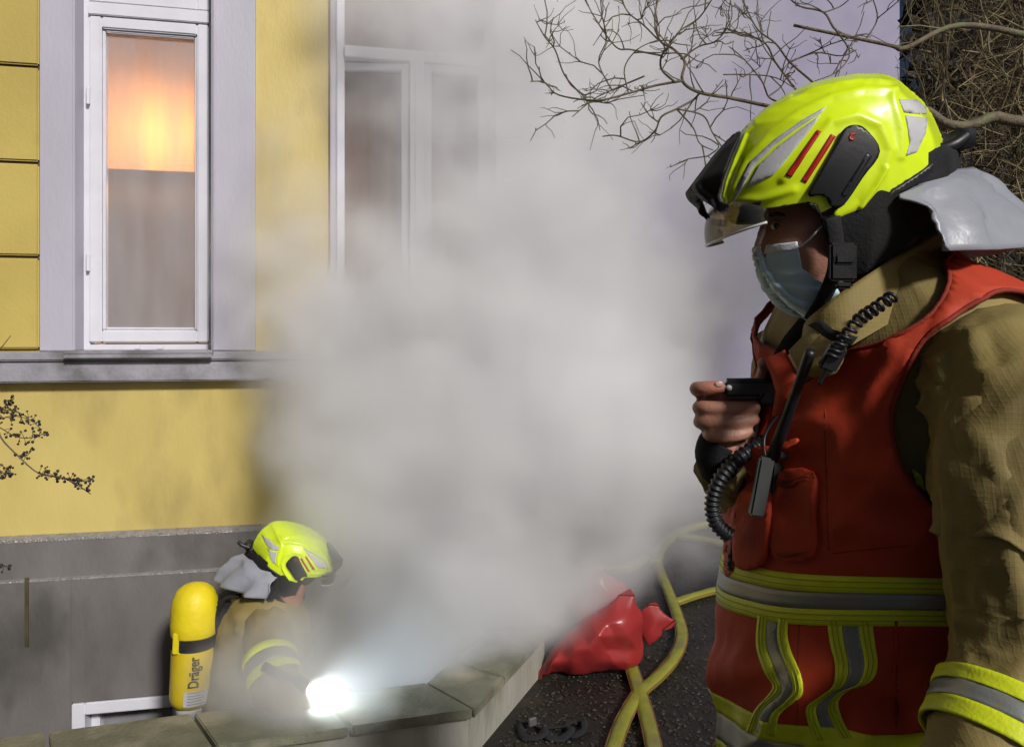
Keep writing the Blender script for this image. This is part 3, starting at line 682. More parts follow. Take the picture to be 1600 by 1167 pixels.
for (L_, R_) in (([(1187,962),(1184,992),(1186,1020),(1198,1051),(1210,1070),(1205,1084),(1181,1109),(1168,1142)], [(1234,966),(1232,992),(1239,1020),(1253,1054),(1255,1081),(1242,1096),(1218,1116),(1213,1147)]),
                 ([(1294,969),(1299,1006),(1307,1043),(1303,1068),(1283,1084),(1260,1101),(1261,1121),(1275,1154)], [(1363,968),(1368,1006),(1372,1040),(1360,1064),(1325,1077),(1311,1096),(1317,1121),(1335,1152)])):
    L_ = smooth_poly(L_, 5, False); R_ = smooth_poly(R_, 5, False)
    for f0 in (.10,.21,.79,.90):
        A = [Vector(a).lerp(Vector(b), f0-.007) for a, b in zip(L_, R_)]; B = [Vector(a).lerp(Vector(b), f0+.007) for a, b in zip(L_, R_)]
        vest_piece('stitching', [tuple(q) for q in A]+[tuple(q) for q in B[::-1]], .0044, .001, m_stitch, vest, 6)
    for f0, f1, m_, nm, of in ((0,.31,m_yel_band,'yellow_strip',.0035),(.315,.685,m_sil_band,'silver_strip',.003),(.69,1,m_yel_band,'yellow_strip',.0035)):
        A = [Vector(a).lerp(Vector(b), f0) for a, b in zip(L_, R_)]; B = [Vector(a).lerp(Vector(b), f1) for a, b in zip(L_, R_)]
        vest_piece(nm, [tuple(q) for q in A]+[tuple(q) for q in B[::-1]], of, .003, m_, vest, 6)
# pockets, placket, lapel
vest_piece('placket', smooth_poly([(1196,600),(1176,660),(1158,740),(1143,820),(1134,892),(1150,893),(1163,820),(1178,750),(1196,680),(1212,620)],3), .004, .004, m_vest, vest, 6)
vest_piece('pocket', smooth_poly([(1218,742),(1276,738),(1278,800),(1274,868),(1216,870),(1210,800)],3), .008, .010, m_vest, vest, 6, bulge=.002)
vest_piece('pocket', smooth_poly([(1166,772),(1205,738),(1214,760),(1212,830),(1196,882),(1160,886),(1158,830)],3), .010, .012, m_vest, vest, 6, bulge=.005)
vest_piece('pocket_flap', smooth_poly([(1180,716),(1205,702),(1258,686),(1248,704),(1215,722),(1190,742)],3), .016, .004, m_vest, vest, 5, bulge=.008)
m_zip = mat('black_zip', (.02,.012,.01), None, 40, .6, .5, 300)
vest_piece('zip', [(1207,600),(1211,602),(1192,668),(1172,745),(1154,830),(1148,892),(1144,892),(1150,828),(1168,743),(1188,666)], .0085, .002, m_zip, vest, 6)
for q in ([(1220,750),(1272,746)], [(1220,756),(1272,752)], [(1216,864),(1270,862)]):
    (xa,ya),(xb,yb) = q; vest_piece('stitching', [(xa,ya),(xb,yb),(xb,yb+1.5),(xa,ya+1.5)], .0115, .001, m_bind, vest, 6)
for q in ([(1300,905-40),(1420,850)], [(1290,640),(1296,860)], [(1400,970),(1402,1140)], [(1250,968),(1246,1140)]):
    (xa,ya),(xb,yb) = q; d_ = Vector((xb-xa,yb-ya)).normalized(); nx, ny = -d_.y*.8, d_.x*.8
    vest_piece('seam', [(xa+nx,ya+ny),(xb+nx,yb+ny),(xb-nx,yb-ny),(xa-nx,ya-ny)], .0022, .0015, m_bind, vest, 7)
vest_piece('side_seam', [(1398,968),(1403,968),(1404,1020),(1398,1052),(1393,1050),(1399,1018)], .004, .004, m_vest, vest, 5)
V = [P(1196,552,1.045),P(1228,545,1.03),P(1262,590,1.0),P(1215,640,1.0),P(1222,590,1.01),P(1240,566,1.02),P(1236,620,.995)]
lap = [[P(1194,560,1.06),P(1226,546,1.04)],[P(1204,585,1.045),P(1240,572,1.02)],[P(1212,612,1.03),P(1252,598,1.005)],[P(1206,650,1.03),P(1236,640,1.01)]]
mb = MB(); mb.rings([[a.lerp(b, k/5)+Vector((0,-.006*sin(pi*k/5),0)) for k in range(6)] for a, b in lap], False, False, False); o = mb.build('lapel', m_vest, vest, True); sol = o.modifiers.new('thick','SOLIDIFY'); sol.thickness = .004
# yellow pieces of the coat's chest band showing in the arm hole
for q, m_ in (([(1362,672),(1380,677),(1374,702),(1363,694)], m_yel_band), ([(1426,732),(1442,744),(1447,768),(1432,756)], m_yel_band)):
    vest_piece('coat_band', q, .004, .003, m_, coat, 5, coat_bvh)
# coat collar
def ring(front, back, near, n=48, sq=1):
    f, b, s = P(*front), P(*back), P(*near); c = (f+b)/2; e1 = f-c; e2 = s-c
    return [c+e1*cos(2*pi*k/n)+e2*sin(2*pi*k/n) for k in range(n)]
r0 = ring((1240,585,1.08),(1520,420,1.16),(1378,512,.985)); r1 = ring((1252,535,1.085),(1505,385,1.15),(1372,470,.985)); r2 = ring((1262,500,1.085),(1490,350,1.14),(1362,425,.995)); r3 = ring((1275,505,1.085),(1475,360,1.13),(1362,432,1.008)); r4 = ring((1268,545,1.085),(1480,400,1.13),(1372,480,1.01))
Rr = []
for A, B in ((r0,r1),(r1,r2),(r2,r3),(r3,r4)):
    for j in range(5): Rr.append([a.lerp(b, j/5)+(a-Vector((.5,1.1,a.z))).normalized()*.006*noise.noise(Vector((k*.22,j*.3,len(Rr)*.08))) for k, (a, b) in enumerate(zip(A, B))])
mb = MB(); mb.rings(Rr, True, False, False); mb.build('collar', m_tan, man, True)
colfl = [[P(1232,548,1.03),P(1262,520,1.02),P(1300,512,.985)],[P(1246,575,1.01),P(1280,560,.985),P(1318,545,.96)],[P(1268,590,.995),P(1298,586,.97),P(1312,565,.96)]]
mb = MB(); mb.rings([catmull(r,4) for r in catmull.__call__([Vector((0,0,0))]*2,1) and colfl], False, False, False); o = mb.build('collar_flap', m_tan, man, True); sol = o.modifiers.new('t','SOLIDIFY'); sol.thickness = .006
mb = MB(); mb.rings([[P(1262,508,1.0),P(1280,500,.985)],[P(1290,528,.975),P(1300,516,.965)],[P(1325,545,.955),P(1338,528,.945)]], False, False, False); o = mb.build('collar_tab', m_liner, man, True); sol = o.modifiers.new('t','SOLIDIFY'); sol.thickness = .005
# sleeves
def sleeve(name, pts, rad, amp, m, parent, n=56, per=10, seed=0, solid=0, hem=0, sq=1.0):
    c = catmull(pts, per); r = lerp_list(rad, len(c)); R = []; prev = None; S_ = [0]
    for a, b in zip(c, c[1:]): S_.append(S_[-1]+(b-a).length)
    for k in range(len(c)):
        t = (c[min(k+1,len(c)-1)]-c[max(k-1,0)]).normalized(); a = prev or Vector((0,-1,0)); u = (a-t*a.dot(t)).normalized(); prev = u; v = t.cross(u); row = []
        for i in range(n):
            th = 2*pi*i/n; q = Vector((cos(th)*.8+seed, sin(th)*.8, S_[k]*5.5))
            w1_ = 1-abs(noise.noise(q*1.3+Vector((3,1,th*.35+k*.02))))*2; w2_ = 1-abs(noise.noise(q*2.6+Vector((8,th*.6,S_[k]*4))))*2
            d = amp*(.8*noise.noise(q*1.2)+1.1*(max(0,w1_)**2-.4)+.5*(max(0,w2_)**3-.3)+.42*(max(0,1-abs(noise.noise(Vector((q.x*3.2,q.y*3.2+S_[k]*9,q.z*2.2+th*.8))))*2.6)**3-.2)+.15*noise.noise(q*5))
            e = hem*noise.noise(Vector((th*2, seed, 1)))*(k/len(c))**6
            row.append(c[k]+(u*cos(th)*sq+v*sin(th))*(r[k]+d)+t*e)
        R.append(row)
    mb = MB(); mb.rings(R, True, not solid, not solid); o = mb.build(name, m, parent, True)
    if solid: s = o.modifiers.new('t','SOLIDIFY'); s.thickness = solid; s.offset = -1
    return o, c, r
LA = [P(1490,600,1.0),P(1555,600,.92),P(1588,660,.87),P(1596,740,.84),P(1598,860,.83),P(1610,970,.82),P(1600,1090,.795),P(1528,1275,.745)]
sl, cl, rl = sleeve('sleeve', LA, [.06,.083,.086,.084,.080,.078,.074,.066], .007, m_tan, man, per=12, seed=2)
sleeve('outer_sleeve', [P(1515,600,.98),P(1556,580,.92),P(1586,640,.872),P(1599,730,.848),P(1602,842,.835)], [.060,.080,.088,.089,.089], .012, m_tan, man, per=16, seed=5, solid=.004, hem=.03)
def arm_band(name, d0, d1, m, off):
    # a ring on the forearm between two distances measured back from the cuff
    L = [0]
    for a, b in zip(cl, cl[1:]): L.append(L[-1]+(b-a).length)
    tot_ = L[-1]; R = []; 
    for j in range(7):
        s_ = tot_-(d0+(d1-d0)*j/6); k = max(i for i in range(len(L)) if L[i] <= s_); k = min(k, len(cl)-2); f = (s_-L[k])/(L[k+1]-L[k])
        c = cl[k].lerp(cl[k+1], f); t = (cl[k+1]-cl[k]).normalized(); u = (Vector((0,-1,0))-t*t.dot(Vector((0,-1,0)))).normalized(); v = t.cross(u); r = rl[k]+(rl[k+1]-rl[k])*f+off
        R.append([c+(u*cos(2*pi*i/48)+v*sin(2*pi*i/48))*(r+.0015*noise.noise(Vector((i*.4,j*.3,0)))) for i in range(48)])
    mb = MB(); mb.rings(R, True, False, False); o = mb.build(name, m, sl, True); s = o.modifiers.new('t','SOLIDIFY'); s.thickness = .003
arm_band('yellow_band', .098, .118, m_yel_band, .0085); arm_band('silver_band', .0785, .0975, m_sil_band, .0078); arm_band('yellow_band', .058, .078, m_yel_band, .0085)
RA = [P(1250,540,1.30),P(1240,640,1.36),P(1250,790,1.36),P(1230,850,1.30),P(1185,790,1.24),P(1128,722,1.175)]
sleeve('sleeve', RA, [.075,.075,.072,.068,.055,.042], .005, m_tan, man, per=10, seed=9)
mb = MB(); mb.tube(catmull([P(1150,745,1.20),P(1128,722,1.175),P(1118,704,1.165),P(1126,688,1.16)],5), [.043,.043,.042,.041,.040,.038,.036,.035,.033,.032,.031,.030,.03,.03,.03,.03][:16], 20, cap=False); o = mb.build('cuff', m_liner, man, True); s = o.modifiers.new('t','SOLIDIFY'); s.thickness = .004
# trousers and boots, below the picture
mb = MB()
for sgn in (1,-1):
    c = Vector((.49,1.13,0))+LD*.105*sgn; mb.tube([c+Vector((0,0,z)) for z in (.95,.8,.6,.45,.3,.16)], [.11,.115,.105,.095,.09,.088], 28)
mb.build('trousers', m_trouser, man, True)
for sgn in (1,-1):
    c = Vector((.49,1.13,0))+LD*.105*sgn; mb = MB()
    mb.tube([c+Vector((0,0,z)) for z in (.34,.2,.1,.05)], [.072,.068,.062,.06], 20); b0 = c-FD*.07
    R = [[b0+FD*x+LD*(sin(a)*w_)+Vector((0,0,max(.002,.05+cos(a)*h_))) for a in [2*pi*i/20 for i in range(20)]] for x, w_, h_ in ((-.02,.02,.03),(0,.042,.05),(.08,.048,.07),(.16,.05,.055),(.22,.048,.05),(.26,.02,.03))]
    mb.rings(R); mb.build('boot', m_boot, man, True)
# the body under the clothes: one skin from head to hands
hd = Pillow([(1196,300),(1197,345),(1192,362),(1184,388),(1189,402),(1198,415),(1196,432),(1206,452),(1226,472),(1250,486),(1285,478),(1320,452),(1370,425),(1420,350),(1425,270),(1390,200),(1310,165),(1230,195),(1204,250)], (1300,320), .076, 2.6)
HEADP = [(1196,300),(1198,345),(1192,362),(1184,388),(1189,402),(1198,415),(1196,432),(1206,452),(1226,472),(1250,486),(1285,478),(1320,452),(1370,425),(1420,350),(1425,270),(1390,200),(1310,165),(1230,195),(1204,250)]
V, F = star_sheet(HEADP, lambda x, y: hd.at(x, y), (1300,320), 120, 26); V, F = mirrored(V, F)
bd = MB(); bd.add(V, F)
bd.tube([P(1330,400,HD),P(1390,470,1.10),P(1400,560,1.13)], [.055,.06,.08], 20)
bd.tube([Vector((.51,1.13,z)) for z in (1.52,1.4,1.2,1.05,.9)], [.08,.12,.115,.12,.12], 20)
for sgn in (1,-1): bd.tube([Vector((.49,1.13,0))+LD*.1*sgn+Vector((0,0,z)) for z in (.98,.6,.3,.06)], [.08,.07,.05,.04], 16)
bd.tube([Vector((.51,1.13,1.45))]+[p for p in LA[1:]]+[P(1490,1240,.75)], [.06,.05,.05,.048,.045,.043,.04,.034,.03], 16)
# left hand hanging below the frame
hb = P(1478,1265,.745)
bd.tube([P(1490,1235,.75), hb, hb+Vector((-.012,-.01,-.045))], [.028,.036,.034], 14, sq=.6)
for k in range(4): q = hb+Vector((-.012,-.035+.022*k,-.04)); bd.tube([q, q+Vector((-.004,0,-.035)), q+Vector((.004,0,-.062)), q+Vector((.014,0,-.08))], [.010,.0095,.009,.007], 8)
bd.tube([hb+Vector((-.005,-.03,.0)), hb+Vector((-.02,-.05,-.025)), hb+Vector((-.02,-.052,-.055))], [.012,.011,.009], 8)
# right arm and fist
bd.tube([Vector((.51,1.16,1.44))]+RA[1:]+[P(1134,690,1.16)], [.06,.05,.05,.045,.04,.032,.028], 16)
bd.tube([P(1136,706,1.165),P(1140,690,1.163),P(1146,665,1.165),P(1150,635,1.168),P(1152,612,1.17)], [.028,.032,.036,.036,.026], 16, sq=.62, up=(0,1,0))
def finger(rows, r): bd.tube(catmull([P(*q) for q in rows], 5), lerp_list(r, (len(rows)-1)*5+1), 12)
for y0, xk, xt, sl_, rr in ((637,1094,1186,2,.0108),(659,1095,1184,5,.0104),(680,1106,1176,6,.0096)):
    finger([(1150,y0-2,1.185),(1112,y0,1.182),(xk,y0,1.168),(xk+4,y0,1.145),(1118,y0+sl_*.3,1.132),(1150,y0+sl_*.1,1.129),(xt,y0-sl_,1.134)], [rr*.95,rr*1.06,rr*1.08,rr*1.04,rr,rr*.98,rr*.85])
finger([(1150,618,1.19),(1112,612,1.183),(1090,608,1.165),(1093,607,1.145),(1106,606,1.134),(1124,605,1.131),(1131,605,1.133)], [.010,.0112,.0116,.0112,.0108,.0098,.007])
finger([(1165,640,1.185),(1182,612,1.185),(1192,590,1.18),(1196,572,1.172),(1188,566,1.165)], [.014,.0125,.0115,.0105,.008])
mb = bd; body = mb.build('body', m_skin, man, True); weld(body, .0015)
rm = body.modifiers.new('fuse', 'REMESH'); rm.mode = 'VOXEL'; rm.voxel_size = .0035; rm.use_smooth_shade = True
smd = body.modifiers.new('soft', 'SMOOTH'); smd.factor = .5; smd.iterations = 2
# nails, eye and brow, ear
def blob(name, c, r, m, parent, rot=None, n=16):
    bm = bmesh.new(); bmesh.ops.create_uvsphere(bm, u_segments=n, v_segments=n//2+2, radius=1)
    M = Matrix.Translation(Vector(c)-ORG[parent.name])@(rot or Matrix.Identity(4))@Matrix.Diagonal((*r,1)); bm.transform(M)
    me = bpy.data.meshes.new(name); bm.to_mesh(me); bm.free(); return link(name, me, m, parent, True)
m_nail = mat('nail', (.50,.30,.24), None, 10, .35); m_eye = mat('eye_white', (.6,.58,.55), None, 10, .2); m_iris = mat('iris', (.03,.02,.015), None, 10, .2); m_hair = mat('brow_hair', (.05,.035,.025), None, 60, .8, .5, 200)
blob('nail', P(1124,600,1.1215), (.0065,.0015,.0045), m_nail, man)
ep = hd.at(1214,352)
blob('eye', ep+Vector((.004,.007,0)), (.010,.010,.0085), m_eye, man); blob('iris', ep+Vector((-.001,-.0005,-.001)), (.004,.0032,.004), m_iris, man)
mb = MB(); mb.tube([hd.at(x,y)+Vector((0,-.001,0)) for x, y in ((1203,338),(1214,334),(1226,337))], [.002,.003,.0015], 8); mb.build('eyebrow', m_hair, man, True)
mb = MB(); mb.tube(catmull([hd.at(x,y)+Vector((0,-.0015,0)) for x, y in ((1204,353),(1212,347),(1222,351))],4), .0022, 8); mb.build('eyelid', m_skin, man, True)
# surgical mask, ear loop
mk = Pillow([(1196,330),(1190,360),(1186,384),(1185,399),(1190,421),(1205,450),(1231,479),(1259,497),(1280,500),(1312,470),(1340,440),(1400,400),(1420,300),(1390,200),(1310,165),(1230,195),(1204,250)], (1300,330), .088, 2.5)
MASKP = [(1187,385),(1250,377),(1254,400),(1258,421),(1275,436),(1309,450),(1308,466),(1278,496),(1260,496),(1232,478),(1206,450),(1191,421),(1186,399)]
def mask_at(x, y):
    p = mk.at(x, y); f = 0
    for c0, s_ in ((424,-.05),(444,.12),(462,.3)): f += .0045*math.tanh(((y-c0)-(x-1220)*s_)/2.5)
    return p+Vector((0,-1,0))*(.002+f*.8)*min(1,max(0,(HD-p.y)/.02))
helm_msk = helmet_patch('face_mask', MASKP, mask_at, .0015, .002, m_maskblue, man, 3.2, two=False)
helmet_patch('mask_edge', [(1187,384),(1250,376),(1252,388),(1186,397)], mask_at, .0030, .0016, m_maskedge, helm_msk, 4, two=False)
mb = MB(); mb.tube(catmull([mask_at(1252,386)+Vector((0,-.002,0)), hd.at(1262,374)+Vector((0,-.010,0)), hd.at(1276,358)+Vector((0,-.012,0)), hd.at(1290,352)+Vector((0,-.01,0))],5), .0013, 6); mb.build('ear_loop', m_maskedge, helm_msk, True)
# ================================================================== what the firefighter in front holds and carries
rad_ = empty('radio', P(1190,760,.96)); tag(rad_, 'black handheld radio with long antenna in the red vest pocket', 'radio')
def slab(mb, a, b, w_, d_, side=None):
    """a bar from a to b, w_ wide across and d_ deep"""
    a, b = Vector(a), Vector(b); t = (b-a).normalized(); n = Vector((0,-1,0)); n = (n-t*n.dot(t)).normalized(); s = t.cross(n)
    vs = []
    for p in (a, b): vs += [p+s*w_/2*i+n*d_/2*j for i, j in ((-1,-1),(1,-1),(1,1),(-1,1))]
    mb.add(vs, [(0,3,2,1),(4,5,6,7),(0,1,5,4),(1,2,6,5),(2,3,7,6),(3,0,4,7)])
def vp(px, py, off):
    p, n_ = cast(px, py); return (p if p else P(px,py,1.02))+((n_ if n_ else Vector((0,-1,0))))*off
a_, b_ = vp(1198,716,.042), vp(1183,806,.042); yy = min(a_.y, b_.y)-.035; a_ = P(1198,714,yy); b_ = P(1181,806,yy+.01)
mb = MB(); slab(mb, a_, b_, .021, .012); mb.build('belt_clip', mat('grey_plastic', (.055,.06,.06), (.045,.05,.05), 20, .45), rad_, bevel=.003)
mb = MB(); slab(mb, P(1226,722,yy+.03), P(1216,835,yy+.035), .046, .03); mb.build('case', m_black, rad_, bevel=.004)
mb = MB(); slab(mb, P(1235,712,yy+.022), P(1240,700,yy+.022), .012, .012); slab(mb, P(1222,716,yy+.02), P(1224,706,yy+.02), .014, .014); mb.build('knobs', m_black, rad_, bevel=.002)
mb = MB(); A_ = P(1206,716,yy+.006); B_ = P(1267,548,.952); mb.tube([A_, A_.lerp(B_,.3), A_.lerp(B_,.72), A_.lerp(B_,.97), B_], [.0085,.0078,.0066,.0068,.0055], 12); mb.build('antenna', m_black, rad_, True)
mb = MB(); mb.tube(catmull([P(1200,735,yy+.01),vp(1214,690,.02),vp(1236,640,.012),vp(1262,600,.012),vp(1287,572,.014),P(1302,548,.935)],6), .0022, 8); mb.build('cable', m_black, rad_, True)
cbl = empty('coiled_cable', P(1320,540,.95)); tag(cbl, 'black coiled microphone cable clipped beside the coat collar', 'cable')
core = catmull([P(1300,556,.935),P(1318,530,.93),P(1342,500,.93),P(1368,482,.935),P(1396,462,.945)], 30); hel = []
for k, c in enumerate(core):
    t = (core[min(k+1,len(core)-1)]-core[max(k-1,0)]).normalized(); u = t.cross(Vector((0,1,0))).normalized(); v = t.cross(u); a = k*.62
    hel.append(c+(u*cos(a)+v*sin(a))*.0068)
mb = MB(); mb.tube(hel, .0024, 6); mb.build('coil', m_black, cbl, True)
mb = MB(); slab(mb, P(1290,578,.945), P(1312,540,.935), .022, .012); mb.build('clip', m_black, cbl, bevel=.003)
mb = MB(); mb.tube(catmull([P(1296,572,.94),P(1288,585,.945),P(1280,600,.95)],4), .003, 6); mb.build('cable_tail', m_black, cbl, True)
# hand microphone in the fist, with its neck strap
mic = empty('hand_microphone', P(1170,606,1.13)); tag(mic, 'black hand microphone gripped in the firefighter\'s fist', 'microphone')
mb = MB(); slab(mb, P(1128,607,1.142), P(1222,606,1.125), .030, .030); mb.build('case', m_black, mic, bevel=.007, seg=3)
mb = MB(); mb.tube([P(1139,606,1.128),P(1139,606,1.122)], .0045, 10); mb.build('talk_button', m_refl, mic, True)
mb = MB(); slab(mb, P(1196,630,1.128), P(1206,608,1.125), .03, .024); mb.build('grille', m_black, mic, bevel=.004)
mb = MB(); mb.rings([[P(1252,497,1.075),P(1268,505,1.06)],[P(1228,525,1.09),P(1246,536,1.075)],[P(1206,560,1.11),P(1222,566,1.10)],[P(1196,590,1.125),P(1214,592,1.118)],[P(1198,612,1.13),P(1214,610,1.122)]], False, False, False)
o = mb.build('neck_strap', m_liner, mic, True); s = o.modifiers.new('t','SOLIDIFY'); s.thickness = .004
hz = empty('corrugated_hose', P(1120,770,1.13)); tag(hz, 'black corrugated hose looping in front of the red vest', 'hose')
pth = catmull([P(1196,690,1.13),P(1160,712,1.115),P(1130,742,1.11),P(1114,780,1.11),P(1118,815,1.11),P(1140,838,1.11)], 24)
mb = MB(); mb.tube(pth, [.0105+.0018*sin(k*1.25) for k in range(len(pth))], 14); mb.build('tube', m_black, hz, True)

# ================================================================== the firefighter down in the light well
FDp = 3.02
fm = empty('person', P(420,1150,FDp)*1.0); fm.location.z = -1.0; ORG[fm.name] = Vector(fm.location)
tag(fm, 'firefighter bending over in the light well, wrapped in smoke', 'person')
def copy_tree(o, parent):
    c = o.copy(); COL.objects.link(c); c.parent = parent; ORG[c.name] = ORG[parent.name]
    for ch in o.children: copy_tree(ch, c)
    return c
h2 = copy_tree(helmet, fm); hpos = P(458,856,FDp)
h2.location = hpos-ORG[fm.name]; h2.rotation_euler = (0, radians(-3), pi+radians(8)); h2.scale = (.98,.98,.98)
def Q(px, py, D): return P(px, py, D)
hip = Q(392,1175,3.04); sh = Q(420,968,3.02)
def rows_tube(name, pts, rad, m, parent, amp=.012, seed=0, n=40, per=8): return sleeve(name, pts, rad, amp, m, parent, n=n, per=per, seed=seed)
fcoat,_,_ = rows_tube('coat', [Q(392,1270,3.05),Q(392,1180,3.05),Q(400,1080,3.04),Q(412,1000,3.03),Q(428,950,3.02),Q(440,925,3.02)], [.20,.205,.19,.19,.15,.085], m_tan, fm, .014, 3)
fs, fc, fr_ = rows_tube('sleeve', [Q(415,975,2.93),Q(420,1005,2.82),Q(424,1040,2.72),Q(436,1075,2.66),Q(462,1090,2.68),Q(492,1088,2.74)], [.085,.088,.088,.082,.07,.058], m_tan, fm, .007, 6)
rows_tube('sleeve', [Q(425,975,3.14),Q(440,1030,3.2),Q(470,1080,3.1),Q(510,1090,2.9)], [.085,.085,.075,.058], m_tan, fm, .007, 8)
def ring_on(c, r, i0, i1, off, nm, m, parent):
    R = []
    for k in range(i0, i1+1):
        t = (c[k+1]-c[k-1]).normalized(); a = Vector((0,-1,0)) if abs(t.y) < .9 else Vector((0,0,1)); u = (a-t*a.dot(t)).normalized(); v = t.cross(u)
        R.append([c[k]+(u*cos(2*pi*i/36)+v*sin(2*pi*i/36))*(r[k]+off) for i in range(36)])
    mb = MB(); mb.rings(R, True, False, False); o = mb.build(nm, m, parent, True); s = o.modifiers.new('t','SOLIDIFY'); s.thickness = .003
ring_on(fc, fr_, 14, 16, .009, 'yellow_band', m_yel_band, fs); ring_on(fc, fr_, 16, 19, .008, 'silver_band', m_sil_band, fs); ring_on(fc, fr_, 19, 21, .009, 'yellow_band', m_yel_band, fs)
bd = MB(); bd.tube([Q(478,900,FDp),Q(470,875,FDp),Q(455,850,FDp),Q(440,835,FDp)], [.05,.085,.09,.06], 18)
bd.tube([Q(465,890,FDp),Q(445,930,FDp),Q(420,980,FDp),hip], [.06,.07,.13,.14], 18)
for D_ in (2.94,3.14): bd.tube([Q(392,1180,D_), Vector((Q(392,1180,D_).x+.05,D_,-.55)), Vector((Q(392,1180,D_).x,D_,-.93))], [.09,.07,.05], 14)
bd.tube([Q(420,975,3.0),Q(424,1040,2.74),Q(436,1075,2.66),Q(496,1088,2.75)], [.06,.05,.045,.035], 14); bd.tube([Q(425,975,3.1),Q(440,1030,3.2),Q(470,1080,3.1),Q(515,1090,2.88)], [.06,.05,.045,.035], 14)
m_fm = mat('black_mask_rubber', (.02,.02,.02), None, 10, .5)
b2 = bd.build('body', m_skin, fm, True); r2 = b2.modifiers.new('fuse','REMESH'); r2.mode = 'VOXEL'; r2.voxel_size = .008; r2.use_smooth_shade = True
mb = MB(); mb.tube(catmull([Q(470,880,FDp),Q(484,893,FDp),Q(492,903,FDp)],4), [.085,.088,.085,.08,.075,.065,.055,.05,.04], 18); mb.build('breathing_mask', m_fm, fm, True)
mb = MB()
for hc, hd_ in ((Q(498,1087,2.75), 1), (Q(516,1090,2.87), -1)):
    mb = MB(); mb.tube([hc+Vector((-.05,0,.005)), hc, hc+Vector((.04,.0,-.004))], [.045,.046,.04], 14, sq=.7)
    for k in range(4): q = hc+Vector((.035,-.03+.02*k,.005)); mb.tube([q, q+Vector((.03,0,.01)), q+Vector((.05,0,-.012)), q+Vector((.045,0,-.035))], [.013,.0125,.012,.010], 8)
    mb.tube([hc+Vector((.0,-.035,.0)), hc+Vector((.03,-.045,.015)), hc+Vector((.055,-.035,.012))], [.015,.014,.011], 8)
    mb.build('glove', m_boot, fm, True)
mb = MB()
for D_ in (2.94,3.14):
    x = Q(392,1180,D_).x; mb = MB(); mb.tube([Q(392,1160,D_), Vector((x+.05,D_,-.5)), Vector((x,D_,-.85))], [.115,.10,.09], 20); mb.build('trouser_leg', m_trouser, fm, True)
    mb = MB(); mb.tube([Vector((x,D_,-.78)),Vector((x,D_,-.92)),Vector((x+.02,D_,-.962))], [.075,.07,.036], 16); mb.tube([Vector((x-.07,D_,-.955)),Vector((x+.02,D_,-.945)),Vector((x+.13,D_,-.955)),Vector((x+.2,D_,-.965))], [.04,.05,.045,.03], 14); mb.build('boot', m_boot, fm, True)
mb = MB(); mb.tube(catmull([Q(375,930,2.95),Q(352,935,2.95),Q(340,965,2.96),Q(345,1010,2.95)],6), .016, 10, sq=.5); mb.build('harness_strap', m_liner, fm, True)
mb = MB(); slab(mb, Q(352,940,2.98), Q(330,1090,2.98), .09, .05); mb.build('back_plate', m_liner, fm, bevel=.012)
# air cylinder on his back
CYD = 2.96; ct, cb = Q(306,912,CYD), Q(298,1117,CYD); ax = (ct-cb).normalized(); e1 = (Vector((1,0,0))-ax*ax.x).normalized(); e2 = ax.cross(e1); Lc = (ct-cb).length
cyl = empty('air_cylinder', cb); tag(cyl, 'yellow breathing-air cylinder on the back of the crouching firefighter', 'air cylinder')
m_cyl = mat('yellow_cylinder_paint', (.72,.55,.015), (.64,.47,.012), 8, .35, .03, 60, wear=(.5,.38,.03), wscale=7)
m_cyltop = mat('yellow_cover_fabric', (.76,.62,.012), (.68,.54,.010), 10, .5, .25, 40)
def lathe(name, prof, m, parent, n=40, amp=0):
    R = [[cb+ax*h+(e1*cos(2*pi*i/n)+e2*sin(2*pi*i/n))*(r+amp*noise.noise(Vector((cos(2*pi*i/n)*2,sin(2*pi*i/n)*2,h*30)))) for i in range(n)] for h, r in prof]
    mb = MB(); mb.rings(R); return mb.build(name, m, parent, True)
RC = .080
lathe('bottle', [(.045,.058),(.055,.072),(.075,.079),(.10,RC),(.20,RC),(.30,RC),(.345,RC)], m_cyl, cyl)
lathe('valve_guard', [(0,.048),(.004,.054),(.03,.056),(.048,.056)], mat('white_rubber', (.55,.55,.56), None, 10, .6), cyl)
lathe('strap', [(.27,.081),(.275,.0835),(.318,.0835),(.322,.081)], m_liner, cyl)
lathe('cover', [(.318,.084),(.322,.086),(.36,.087),(.42,.086),(.455,.080),(.485,.065),(.503,.042),(.511,.015)], m_cyltop, cyl, amp=.003)
mb = MB(); an = radians(200)
def onc(h, u, r): a = radians(-90)+u/r; # u metres round the bottle from the side that faces the camera
def oncyl(u, h, off=0.0):
    th0 = atan2((-cb+Vector((0,0,CAM_H))).dot(e2), (-cb+Vector((0,0,CAM_H))).dot(e1)); s = 1 if e1.cross(e2).dot(ax) > 0 else -1
    a = th0+s*u/RC; return cb+ax*h+(e1*cos(a)+e2*sin(a))*(RC+off)
def cyl_patch(name, u0, u1, h0, h1, m, off=.0012):
    R = [[oncyl(u0+(u1-u0)*i/10, h0+(h1-h0)*j/3, off) for i in range(11)] for j in range(4)]
    mb = MB(); mb.rings(R, False, False, False); return mb.build(name, m, cyl, True)
m_lab = mat('white_label', (.62,.63,.66), (.50,.51,.55), 60, .5, stretch=(1,1,4))
cyl_patch('label_sticker', -.028, .060, .048+.02, .048+.075, m_lab)
for k in range(5): cyl_patch('label_print', -.015, .048-.012*(k%2), .076+.0105*k, .079+.0105*k, mat('grey_print', (.2,.2,.24), None, 10, .6), .0017)
mb = MB(); slab(mb, oncyl(-.062,.265,.004), oncyl(-.062,.345,.004), .028, .012); mb.build('buckle', m_cyltop, cyl, bevel=.004)
